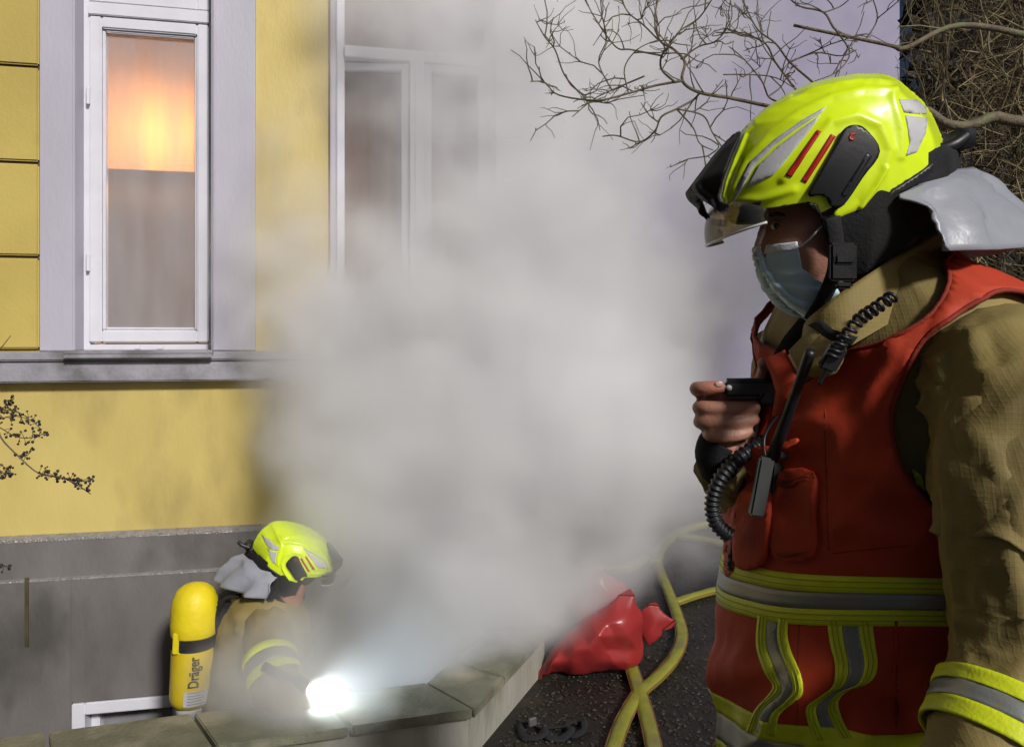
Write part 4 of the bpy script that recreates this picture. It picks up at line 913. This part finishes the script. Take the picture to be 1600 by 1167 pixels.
fc_ = bpy.data.curves.new('t', 'FONT'); fc_.body = 'Dräger'; fc_.size = 1; fc_.offset = .022; fo = bpy.data.objects.new('t', fc_); COL.objects.link(fo)
bpy.context.view_layer.update(); tm = fo.evaluated_get(bpy.context.evaluated_depsgraph_get()).to_mesh()
tv = [v.co.copy() for v in tm.vertices]; tf = [tuple(p.vertices) for p in tm.polygons]; fo.to_mesh_clear(); bpy.data.objects.remove(fo); bpy.data.curves.remove(fc_)
x0, x1 = min(v.x for v in tv), max(v.x for v in tv); k_ = .118/(x1-x0)
# letters run up the bottle
V = [oncyl(.022-v.y*k_*1.25, .138+(v.x-x0)*k_, .0022) for v in tv]
# bolden: a second copy slightly shifted would z-fight, so thicken outwards instead
mb = MB(); mb.add(V, tf); o = mb.build('lettering', m_black, cyl); s = o.modifiers.new('t','SOLIDIFY'); s.thickness = .001
# torch
to = empty('hand_torch', Q(505,1078,2.76)); tag(to, 'lit hand torch shining white beside the kerb', 'torch')
tp, td = Q(462,1066,2.64), (Q(572,1122,2.74)-Q(462,1066,2.64)).normalized()
mb = MB(); mb.tube([tp-td*.13, tp-td*.02, tp+td*.0, tp+td*.035], [.016,.017,.026,.028], 16, cap=True); mb.build('barrel', m_black, to, True)
mb = MB(); mb.tube([tp+td*.0355, tp+td*.037], .017, 16); mb.build('lens', emit_mat('torch_light', (.85,.93,1), 9), to, True)
ld = bpy.data.lights.new('torch_beam', 'SPOT'); ld.energy = 60; ld.color = (.80,.92,1); ld.spot_size = radians(150); ld.spot_blend = 1; ld.shadow_soft_size = .02
lo = bpy.data.objects.new('torch_beam', ld); COL.objects.link(lo); lo.location = tp+td*.045; lo.rotation_euler = (-td).to_track_quat('Z','Y').to_euler()

# ================================================================== hoses and bags on the ground
m_hose = mat('yellow_green_hose', (.25,.255,.026), (.18,.18,.02), 14, .55, .3, 120, wear=(.16,.14,.05), wscale=9)
m_plas = mat('red_plastic_sheet', (.30,.026,.026), (.23,.018,.019), 3, .34, .22, 16, spec=.5)
def G(px, py, h=0.0): d = (CAM_H-h)*FOC/(py-HOR); return P(px, py, d)
def hose(label, pts, r, h=None, n=12):
    pts = [G(x, y, r*.8+(z if len(q_) > 2 else 0)) for q_ in pts for x, y, z in [(q_[0], q_[1], q_[2] if len(q_) > 2 else 0)]]
    c = catmull(pts, 10); og = Vector((c[len(c)//2].x, c[len(c)//2].y, 0))
    t = empty('fire_hose', og); tag(t, label, 'hose', 'fire hoses on the ground'); R = []
    for k in range(len(c)):
        tt = (c[min(k+1,len(c)-1)]-c[max(k-1,0)]).normalized(); sd_ = tt.cross(Vector((0,0,1))).normalized(); up = sd_.cross(tt)
        R.append([c[k]+sd_*cos(2*pi*i/n)*r*1.15+up*(sin(2*pi*i/n)*r*.8+(.1*r*abs(cos(2*pi*i/n)*2)))+up*.004*noise.noise(Vector((k*.3,i*.5,0))) for i in range(n)])
    mb = MB(); mb.rings(R); mb.build('jacket', m_hose, t, True)
    for sgn in (1,-1):
        mb = MB(); mb.tube([R[k][0 if sgn == 1 else n//2]+Vector((0,0,.004)) for k in range(len(R))], .0035, 6); mb.build('seam', mat('brown_hose_line', (.20,.09,.03), None, 20, .6), t, True)
hose('yellow-green fire hose curving across the soil past the red bag', [(1022,860),(1032,895),(1046,930),(1058,963),(1065,995),(1055,1027),(1029,1058),(1001,1083),(979,1118),(962,1160),(945,1220)], .025)
hose('yellow-green fire hose coming out from under the red bag', [(970,1010),(985,1042),(996,1075),(1006,1105),(1017,1150),(1030,1210)], .025)
hose('yellow-green fire hose running behind the firefighter in the red vest', [(1260,905),(1190,912),(1125,922),(1085,932),(1056,942)], .025)
hose('hazy yellow-green hose end lying behind the red bag', [(890,870),(912,881),(935,888),(962,890),(985,886),(1010,873)], .034)
hose('faint far hose rising to the right in the haze', [(1024,880),(1035,855),(1062,832),(1100,820),(1160,812)], .034)
hose('faint far hose running level in the haze', [(1046,838),(1085,842),(1125,850),(1190,858)], .034)
def crumple(name, label, outline, D, thick_, seed, base_py, m=m_plas, h=9):
    t = empty(name, P(sum(p[0] for p in outline)/len(outline), base_py, D)); t.location.z = 0; ORG[t.name] = Vector(t.location); tag(t, label, 'bag', 'red plastic bags by the kerb')
    V2, F = patch2d(outline, 24); rj = random.Random(seed); cx = sum(p[0] for p in outline)/len(outline); cyy = sum(p[1] for p in outline)/len(outline)
    nb = sum(1 for _ in V2); Vf = []; Vb = []
    ed = [(Vector(outline[i]), Vector(outline[(i+1)%len(outline)])) for i in range(len(outline))]
    for x, y in V2:
        q = Vector((x, y)); dmin = min((q-(a+(b-a)*max(0,min(1,(q-a).dot(b-a)/max(1e-9,(b-a).length_squared))))).length for a, b in ed)
        f = min(1, dmin/55)**.55; nn = Vector((x*.022+seed, y*.022, 0))
        cr = noise.cell(nn*.9)*.25+(1-abs(noise.noise(nn*1.1)*2))*.35+noise.noise(nn*.6)*.5+.10*(1-abs(noise.noise(nn*3.1)*2))
        d = thick_*f*(.55+.40*cr)+rj.uniform(-.042,.042)*f
        Vf.append(P(x, y, D-d)); Vb.append(P(x, y, D+thick_*f*.8+.002))
    n = len(V2); mb = MB(); mb.add(Vf+Vb, list(F)+[tuple(i+n for i in f)[::-1] for f in F]); o = mb.build('sheet', m, t, True); weld(o, .0025); ss = o.modifiers.new('s','SUBSURF'); ss.levels = 2; ss.render_levels = 3
    cr_ = o.data.attributes.new('crease_edge','FLOAT','EDGE')
    for e_ in range(len(o.data.edges)): cr_.data[e_].value = rj.choice((0,0,.2,.4,.75))
    for v in o.data.vertices:
        wz = v.co.z+ORG[t.name].z
        if wz < .004: v.co.z = .004+.01*random.random()-ORG[t.name].z
    return t, o
t, o = crumple('plastic_bag', 'large shiny red plastic bag slumped beside the kerb', [(839,1063),(842,1048),(847,1036),(862,1012),(881,986),(905,969),(929,954),(948,940),(966,929),(985,919),(992,930),(1000,947),(1006,962),(1009,978),(1008,1000),(1006,1018),(1002,1039),(992,1046),(979,1052),(955,1057),(929,1060),(905,1066),(880,1062),(860,1064)], 3.36, .17, 3, 1063)
mb = MB(); mb.rings([[P(839,1063,3.33),P(846,1062,3.32)],[P(842,1048,3.33),P(850,1040,3.30)],[P(862,1014,3.31),P(868,1012,3.28)]], False, False, False); o2 = mb.build('seam_fold', m_plas, t, True)
crumple('plastic_bag', 'dull red plastic bag behind the shiny one, half lost in smoke', [(876,925),(888,905),(902,892),(925,886),(950,890),(970,902),(982,916),(990,935),(985,955),(940,975),(900,975),(880,955)], 3.95, .16, 8, 985)
crumple('plastic_bag', 'small crumpled red plastic bag right of the shiny one', [(1000,950),(1012,944),(1024,939),(1030,946),(1045,952),(1056,968),(1052,982),(1036,984),(1034,1000),(1022,1010),(1006,1010),(1000,985)], 3.62, .10, 12, 1012)
# black strap left lying on the soil
st = empty('webbing_strap', G(860,1150)); tag(st, 'black webbing strap in a heap on the soil beside the kerb', 'strap')
for sd__, loop in ((1,[(812,1140),(830,1136),(848,1142),(852,1152),(838,1158),(818,1154)]),(2,[(850,1146),(868,1140),(886,1141),(892,1150),(876,1158),(856,1156)]),(3,[(884,1138),(900,1130),(912,1136),(910,1148),(894,1152)])):
    pp = [G(x,y)+Vector((0,0,.014+.006*sin(i*2.1+sd__))) for i, (x,y) in enumerate(loop)]; pp = catmull(pp+[pp[0]], 6); cc_ = sum(pp, Vector((0,0,0)))/len(pp); R = [[p+(p-cc_).normalized()*.016, p+Vector((0,0,.008)), p-(p-cc_).normalized()*.014+Vector((0,0,.006))] for p in pp]
    mb = MB(); mb.rings(R, False, False, False); o = mb.build('loop', m_liner, st, True); s = o.modifiers.new('t','SOLIDIFY'); s.thickness = .004
mb = MB(); slab(mb, G(826,1150)+Vector((0,0,.05)), G(838,1147)+Vector((0,0,.052)), .03, .012); mb.build('buckle', mat('worn_steel', (.25,.25,.25), None, 20, .35, metal=.8), st, bevel=.003)
# leaf litter and grit: too many to count
rnd = random.Random(3); mb = MB(); mats_i = []
for k in range(7000):
    px, py = rnd.uniform(740,1500), 800+367*rnd.random()**.7
    p = G(px, py)
    kx = KB[1].x+(p.y-KB[1].y)*(KB[2].x-KB[1].x)/(KB[2].y-KB[1].y)
    if p.x < kx+.02 or p.y > 5: continue
    r = rnd.uniform(.003,.011); a = rnd.uniform(0,6.28); tl = rnd.uniform(-.5,.5); u = Vector((cos(a),sin(a),tl*.5)); v = Vector((-sin(a),cos(a),rnd.uniform(-.4,.4))); c = p+Vector((0,0,r*.5+.002))
    mb.add([c+u*r, c+v*r*.55, c-u*r, c-v*r*.55, c+Vector((0,0,r*.5))], [(0,1,4),(1,2,4),(2,3,4),(3,0,4)])
m_lit = mat('wet_leaf_litter', (.05,.038,.024), (.012,.010,.008), 90, .6, .2, 80, spec=.3)
lt = mb.build('leaf_litter', m_lit); tag(lt, 'wet dark leaf litter and grit strewn over the soil', 'litter', kind='stuff')

# ================================================================== bare branches, thicket, berry twig
m_bark = mat('dark_bark', (.15,.115,.07), (.085,.064,.04), 30, .7, .5, 90, wear=(.12,.13,.06), wscale=14)
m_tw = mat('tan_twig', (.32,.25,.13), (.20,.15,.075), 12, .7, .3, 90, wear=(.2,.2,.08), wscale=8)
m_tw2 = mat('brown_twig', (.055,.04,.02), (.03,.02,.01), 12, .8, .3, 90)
def cpx(x, y): return (820+x/2.051, y/2.051)
LIMBS = [([(800,345),(660,315),(560,297),(505,260),(510,200),(480,160),(430,130),(420,60),(430,-30)], 6.5, 2.5),([(560,297),(545,320),(490,350),(440,375),(415,420),(370,455),(290,435),(250,438)], 4, 2),([(505,260),(415,275),(330,300),(230,322),(110,305),(60,265),(20,262)], 4.5, 1.6),
 ([(480,265),(440,225),(435,180),(462,150),(500,100),(560,60),(600,0)], 4, 2),([(380,245),(280,290),(215,320),(150,375)], 3, 1.5),([(490,350),(570,370),(600,420),(625,465),(610,485)], 3, 1.5),([(490,350),(540,410),(560,460),(605,482)], 3, 1.5),([(180,300),(130,240),(100,160),(65,120),(30,65)], 3, 1.5),([(130,240),(150,275),(200,310)], 3, 2),
 ([(880,300),(860,280),(800,200),(770,140),(700,110),(615,105)], 4, 1.8),([(940,280),(920,260),(850,200),(800,140),(740,90),(690,-20)], 4.5, 2),([(1300,170),(1190,150),(1090,130),(1000,100),(960,40),(880,20),(820,-30)], 5, 2.5),([(820,330),(780,310),(760,260),(700,190),(650,150)], 3.5, 1.5),([(440,180),(340,160),(290,150),(220,50),(190,-10)], 3.2, 1.6),
 ([(430,130),(380,80),(330,40),(300,-20)], 3, 1.6),([(500,190),(560,150),(620,130),(660,60),(650,-20)], 3, 1.6),([(850,200),(930,170),(1010,180),(1060,160)], 3, 1.4),([(1000,100),(1040,170),(1000,230),(930,260)], 3, 1.4),([(1090,130),(1130,60),(1110,-20)], 3, 1.6),([(960,40),(1010,20),(1060,-20)], 2.5,1.4),([(280,290),(240,200),(260,120),(220,60)], 2.6,1.3),([(330,300),(320,220),(360,160),(420,130)],2.6,1.4),([(640,240),(720,240),(800,250),(870,290)],2.4,1.4)]
tree = empty('bare_tree', (1.55,2.75,0)); tag(tree, 'bare branching tree limbs reaching over the helmet from the right', 'tree')
rnd = random.Random(11); mbs = MB(); mtw = MB()
def twig(mb, p, d, L, r, lvl):
    pts = [p]; dd = d.copy(); n = 5
    for k in range(n): dd = (dd+Vector((rnd.gauss(0,.28),rnd.gauss(0,.28),rnd.gauss(.04,.28)))).normalized(); pts.append(pts[-1]+dd*L/n)
    mb.tube(pts, lerp_list([r, r*.5], n+1), 4 if lvl else 5, cap=False)
    if lvl:
        for k in range(rnd.randint(2,4)):
            i = rnd.randint(1, n-1); t = (pts[i+1]-pts[i]).normalized(); e = (t+Vector((rnd.gauss(0,.6),rnd.gauss(0,.6),rnd.gauss(.1,.6)))).normalized()
            twig(mb, pts[i], e, L*rnd.uniform(.35,.65), r*.65, lvl-1)
        for k in range(2): i = rnd.randint(1,n); mb.tube([pts[i], pts[i]+Vector((rnd.gauss(0,.004),rnd.gauss(0,.004),.008))], [.002,.0012], 4)
for q, w0, w1 in LIMBS:
    D0 = 2.45+rnd.uniform(-.12,.15); pts = []
    for i, (x, y) in enumerate(q): X, Y = cpx(x, y); pts.append(P(X+rnd.uniform(-2,2), Y, D0+.05*sin(i*1.7)+rnd.uniform(-.02,.02)))
    c = catmull(pts, 5); rad = lerp_list([w0/1.5/FOC*D0*.72, w1/1.5/FOC*D0*.75], len(c)); mbs.tube(c, rad, 7)
    for k in range(3, len(c)-1, 2):
        if rnd.random() < .6:
            t = (c[k+1]-c[k]).normalized(); e = (t*.7+Vector((rnd.gauss(0,.6),rnd.gauss(0,.4),rnd.gauss(.1,.6)))).normalized(); twig(mtw, c[k], e, rnd.uniform(.06,.22), .0024, 1 if rnd.random() < .6 else 0)
mb = MB(); mb.tube([p+Vector((noise.noise(p*9),noise.noise(p*9+Vector((4,0,0))),noise.noise(p*9+Vector((0,7,0)))))*.02 for p in catmull([Vector((3.0,3.2,0)),Vector((2.9,3.1,.8)),Vector((2.6,2.9,1.6)),P(1720,215,2.75),P(1600,185,2.6),P(1500,192,2.55),P(1440,172,2.5),P(1300,165,2.45),P(1210,168,2.45)],8)], lerp_list([.055,.05,.045,.028,.02,.016,.014,.012,.010],65), 10); mb.build('trunk', m_bark, tree, True)
mb = MB(); c = catmull([Vector((2.6,2.9,1.6)),P(1700,90,2.7),P(1620,60,2.7),P(1500,40,2.6),P(1415,75,2.5),P(1385,70,2.46),P(1240,40,2.5)],6); mb.tube(c, lerp_list([.03,.018,.013,.010,.008,.006,.005],len(c)), 8); mb.build('branch', m_bark, tree, True)
o = mbs.build('limbs', m_bark, tree, True); tag(o, kind='stuff'); o = mtw.build('twigs', m_bark, tree, True); tag(o, kind='stuff')
hed = empty('thicket', (2.1,3.3,0)); tag(hed, 'dense tangled thicket of thin tan twigs right of the helmet', 'thicket')
mA, mB_ = MB(), MB()
for k in range(3600):
    D = rnd.uniform(2.75,3.7); px = rnd.uniform(1415,1760); py = rnd.uniform(-160,420); a = rnd.uniform(0,6.28)
    if px < 1440 and rnd.random() < .6: continue
    p = P(px,py,D); d = Vector((cos(a),rnd.gauss(0,.3),sin(a))).normalized(); L = rnd.uniform(.12,.5); pts = [p]; dd = d
    for j in range(5): dd = (dd+Vector((rnd.gauss(0,.22),rnd.gauss(0,.22),rnd.gauss(0,.22)))).normalized(); pts.append(pts[-1]+dd*L/5)
    if min(pp.x/pp.y for pp in pts)*FOC+800 < 1398: continue
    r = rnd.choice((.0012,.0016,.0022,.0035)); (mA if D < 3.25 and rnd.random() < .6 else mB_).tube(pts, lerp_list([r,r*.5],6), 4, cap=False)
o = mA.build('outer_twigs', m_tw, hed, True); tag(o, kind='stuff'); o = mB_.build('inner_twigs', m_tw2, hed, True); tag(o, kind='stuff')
mL = MB()
for k in range(6000):
    D = rnd.uniform(6.9,7.8); px = rnd.uniform(1416,1850); py = rnd.uniform(-200,740)
    if rnd.random() < max(0,(1470-px)/75): continue
    p = P(px,py,D); a = rnd.uniform(0,6.28); u = Vector((cos(a),rnd.gauss(0,.4),sin(a)))*rnd.uniform(.06,.14); v = Vector((-sin(a),rnd.gauss(0,.5),cos(a)))*rnd.uniform(.03,.07)
    mL.add([p+u, p+v, p-u, p-v], [(0,1,2,3)])
m_back_leaf = mat('dark_backing_leaf', (.008,.008,.005), (.005,.005,.003), 6, .7)  # near-black leaves added behind the twigs to stand for the night dark
o = mL.build('backing_leaves', m_back_leaf, hed); tag(o, kind='stuff')
for k in range(5):
    mb = MB(); x = 2.25+.22*k; mb.tube(catmull([Vector((x+rnd.uniform(-.1,.1),3.3+.1*k,0)),Vector((x,3.35,.9)),Vector((x+rnd.uniform(-.2,.2),3.3,1.9)),Vector((x+rnd.uniform(-.3,.3),3.25,3.2))],6), lerp_list([.018,.014,.010,.006],19), 8); mb.build('stem', m_tw2, hed, True)
# berry twig at the left edge
bt = empty('berry_twig', P(-64,1536,1.75)); tag(bt, 'thin dark twig with black berries at the left edge before the yellow wall', 'shrub')
m_berry = mat('black_berry', (.022,.016,.014), (.03,.02,.018), 30, .5, .2, 90)
BT = 1.75; main = [(-64,1536),(-70,1250),(-60,900),(-45,760),(-20,660),(6,690),(28,712),(58,738),(86,745),(112,752),(140,770)]
mb = MB(); c = catmull([P(x,y,BT) for x,y in main],6); mb.tube(c, lerp_list([.006,.005,.004,.0035,.003,.0022,.002,.0016,.0014,.0012,.001],len(c)), 6); mb.build('stem', m_bark, bt, True)
side = [[(-20,660),(0,655),(20,650),(45,655),(62,668)],[(-20,660),(0,668),(25,682),(50,684),(66,678)],[(-20,650),(0,640),(15,630),(22,622)],[(-5,640),(20,642),(45,652)],[(58,738),(75,742),(95,746),(118,756),(142,772)],[(86,745),(110,748),(132,752),(146,748)],[(-20,715),(0,725),(20,740)],[(-20,740),(0,738),(18,742)],[(28,712),(40,712),(46,708)],[(-20,880),(0,882),(8,884)],[(-20,560),(0,545),(17,524)]]
for si, s_ in enumerate(side):
    mb = MB(); c = catmull([P(x,y,BT+.01*((si%3)-1)) for x,y in s_],4); mb.tube(c, lerp_list([.0016,.0008],len(c)), 5); sg = mb.build('side_twig', m_bark, bt, True)
    if si >= 10: continue
    mbb = MB()
    for p in c[1:]:
        for k in range(rnd.randint(1,4)):
            q = p+Vector((rnd.gauss(0,.007),rnd.gauss(0,.007),rnd.gauss(0,.007))); r = rnd.uniform(.002,.0037)
            mbb.tube([q+Vector((0,0,-r)),q+Vector((0,0,-r*.6)),q,q+Vector((0,0,r*.6)),q+Vector((0,0,r))],[r*.2,r*.8,r,r*.8,r*.2],7); mbb.tube([p,q],.0006,3)
    o = mbb.build('berries', m_berry, sg, True); tag(o, kind='stuff')
# ================================================================== smoke (a density grid filled from a field)
SMOKE_BLOBS = [ # column, row, depth, half-width, half-height, half-depth (m), strength
 (610,1030,3.15,.52,.40,.42,1.3),(650,900,3.15,.72,.55,.45,1.4),(730,770,3.1,.86,.65,.5,1.4),(680,640,3.2,.86,.65,.45,1.2),
 (860,660,3.0,.85,.55,.5,1.4),(965,690,2.95,.56,.42,.4,1.3),(585,550,3.32,.66,.60,.26,.9),(740,500,3.15,1.05,.7,.5,1.2),(900,500,3.2,.85,.65,.6,1.0),
 (810,330,3.3,.85,.7,.45,.85),(900,200,3.6,1.0,.9,.6,.75),(760,60,3.4,.9,.8,.4,.75),(535,430,3.33,.62,.66,.22,.62),(1080,420,4.3,1.2,1.0,.7,.60),(1000,60,4.1,1.3,.9,.7,.65),
 (480,1075,2.58,.32,.24,.20,1.3),(410,1040,2.62,.34,.32,.18,.78),(450,1060,2.75,.36,.34,.22,.9),(480,985,2.76,.36,.34,.22,.62),(370,1080,2.70,.32,.27,.18,.55),(1060,740,4.4,1.4,.8,.9,.6),(830,870,3.4,.62,.5,.5,1.0),(960,880,3.6,.55,.4,.4,.45),
 (400,250,3.25,.6,1.0,.18,.36),(290,380,3.2,.55,.7,.12,.26),(620,0,3.4,.7,.45,.3,.7),(1090,790,5.0,1.5,.6,.8,.32),(620,180,3.40,.55,.7,.14,.42),(470,620,3.36,.45,.7,.12,.32),(720,200,3.45,.50,.95,.2,.6),(460,340,3.34,.5,.85,.14,.48)]
SMIN, SMAX = Vector((-1.75,2.35,-.95)), Vector((2.3,5.9,3.3))
VOX = .036
def build_smoke():
    ng = bpy.data.node_groups.new('smoke_field', 'GeometryNodeTree')
    ng.interface.new_socket('Geometry', in_out='INPUT', socket_type='NodeSocketGeometry'); ng.interface.new_socket('Geometry', in_out='OUTPUT', socket_type='NodeSocketGeometry')
    N, L = ng.nodes, ng.links
    def new(t, **k):
        n = N.new(t)
        for a, b in k.items(): setattr(n, a, b)
        return n
    def setin(n, i, v):
        if hasattr(v, 'links'): L.new(v, n.inputs[i])
        else: n.inputs[i].default_value = v
    def mth(op, a, b=0.0, clamp=False):
        n = new('ShaderNodeMath', operation=op, use_clamp=clamp); setin(n,0,a); setin(n,1,b); return n.outputs[0]
    def vm(op, a, b):
        n = new('ShaderNodeVectorMath', operation=op); setin(n,0,a); setin(n,1,b); return n.outputs['Value'] if op in ('LENGTH','DISTANCE') else n.outputs[0]
    pos = new('GeometryNodeInputPosition').outputs[0]
    def nz(scale, det, rough, seed):
        n = new('ShaderNodeTexNoise', noise_dimensions='4D'); L.new(pos, n.inputs['Vector']); n.inputs['W'].default_value = seed
        n.inputs['Scale'].default_value = scale; n.inputs['Detail'].default_value = det; n.inputs['Roughness'].default_value = rough; return n
    wob = nz(1.7, 3, .5, 3.1).outputs['Color']
    wob2 = nz(5.0, 2, .5, 8.1).outputs['Color']
    p2 = vm('ADD', vm('ADD', pos, vm('MULTIPLY', vm('SUBTRACT', wob, (.5,.5,.5)), (.5,.4,.5))), vm('MULTIPLY', vm('SUBTRACT', wob2, (.5,.5,.5)), (.16,.12,.16)))
    tot = None
    for px,py,D,rx,rz,ry,a in SMOKE_BLOBS:
        c = P(px,py,D); d = vm('LENGTH', vm('DIVIDE', vm('SUBTRACT', p2, tuple(c)), (rx,ry,rz)), (0,0,0))
        f = mth('MULTIPLY', mth('SUBTRACT', 1.0, d, True), a)
        tot = f if tot is None else mth('ADD', tot, f)
    big = nz(2.1, 3, .5, 1.7).outputs[0]; fine = nz(5.5, 6, .6, 4.2).outputs[0]
    def sstep(v, a, b):
        n = new('ShaderNodeMapRange', interpolation_type='SMOOTHSTEP'); setin(n,0,v); n.inputs[1].default_value = a; n.inputs[2].default_value = b; return n.outputs[0]
    mod = mth('ADD', .38, mth('ADD', mth('MULTIPLY', sstep(big, .36, .66), .75), mth('MULTIPLY', sstep(fine, .36, .68), .42)))
    ero = mth('ADD', mth('MULTIPLY', mth('SUBTRACT', fine, .5), .35), mth('MULTIPLY', mth('SUBTRACT', big, .5), .45))
    dens = mth('MAXIMUM', mth('SUBTRACT', mth('ADD', tot, ero), .10), 0.0)
    dens = mth('MULTIPLY', mth('MULTIPLY', dens, mod), sstep(dens, 0.0, .5))
    dens = mth('MULTIPLY', dens, mth('GREATER_THAN', tot, .015))
    vc = new('GeometryNodeVolumeCube'); L.new(dens, vc.inputs['Density']); vc.inputs['Min'].default_value = SMIN; vc.inputs['Max'].default_value = SMAX
    for ax, nm in zip(range(3), ('Resolution X','Resolution Y','Resolution Z')): vc.inputs[nm].default_value = int((SMAX-SMIN)[ax]/VOX)
    m = bpy.data.materials.new('smoke'); m.use_nodes = True; t = m.node_tree; t.nodes.remove(t.nodes['Principled BSDF'])
    pv = t.nodes.new('ShaderNodeVolumePrincipled'); pv.inputs['Color'].default_value = (.993,.993,1.0,1); pv.inputs['Density'].default_value = 5.4; pv.inputs['Anisotropy'].default_value = 0.0
    t.links.new(pv.outputs[0], t.nodes['Material Output'].inputs['Volume']); MATS['smoke'] = m
    sm = new('GeometryNodeSetMaterial'); sm.inputs['Material'].default_value = m
    L.new(vc.outputs[0], sm.inputs[0]); go = new('NodeGroupOutput'); L.new(sm.outputs[0], go.inputs[0]); new('NodeGroupInput')
    mb = MB(); mb.box(tuple(SMIN), tuple(SMAX)); o = mb.build('smoke', m)
    md = o.modifiers.new('field', 'NODES'); md.node_group = ng
    tag(o, 'thick pale smoke billowing out of the light well', 'smoke', kind='stuff'); return o
build_smoke()
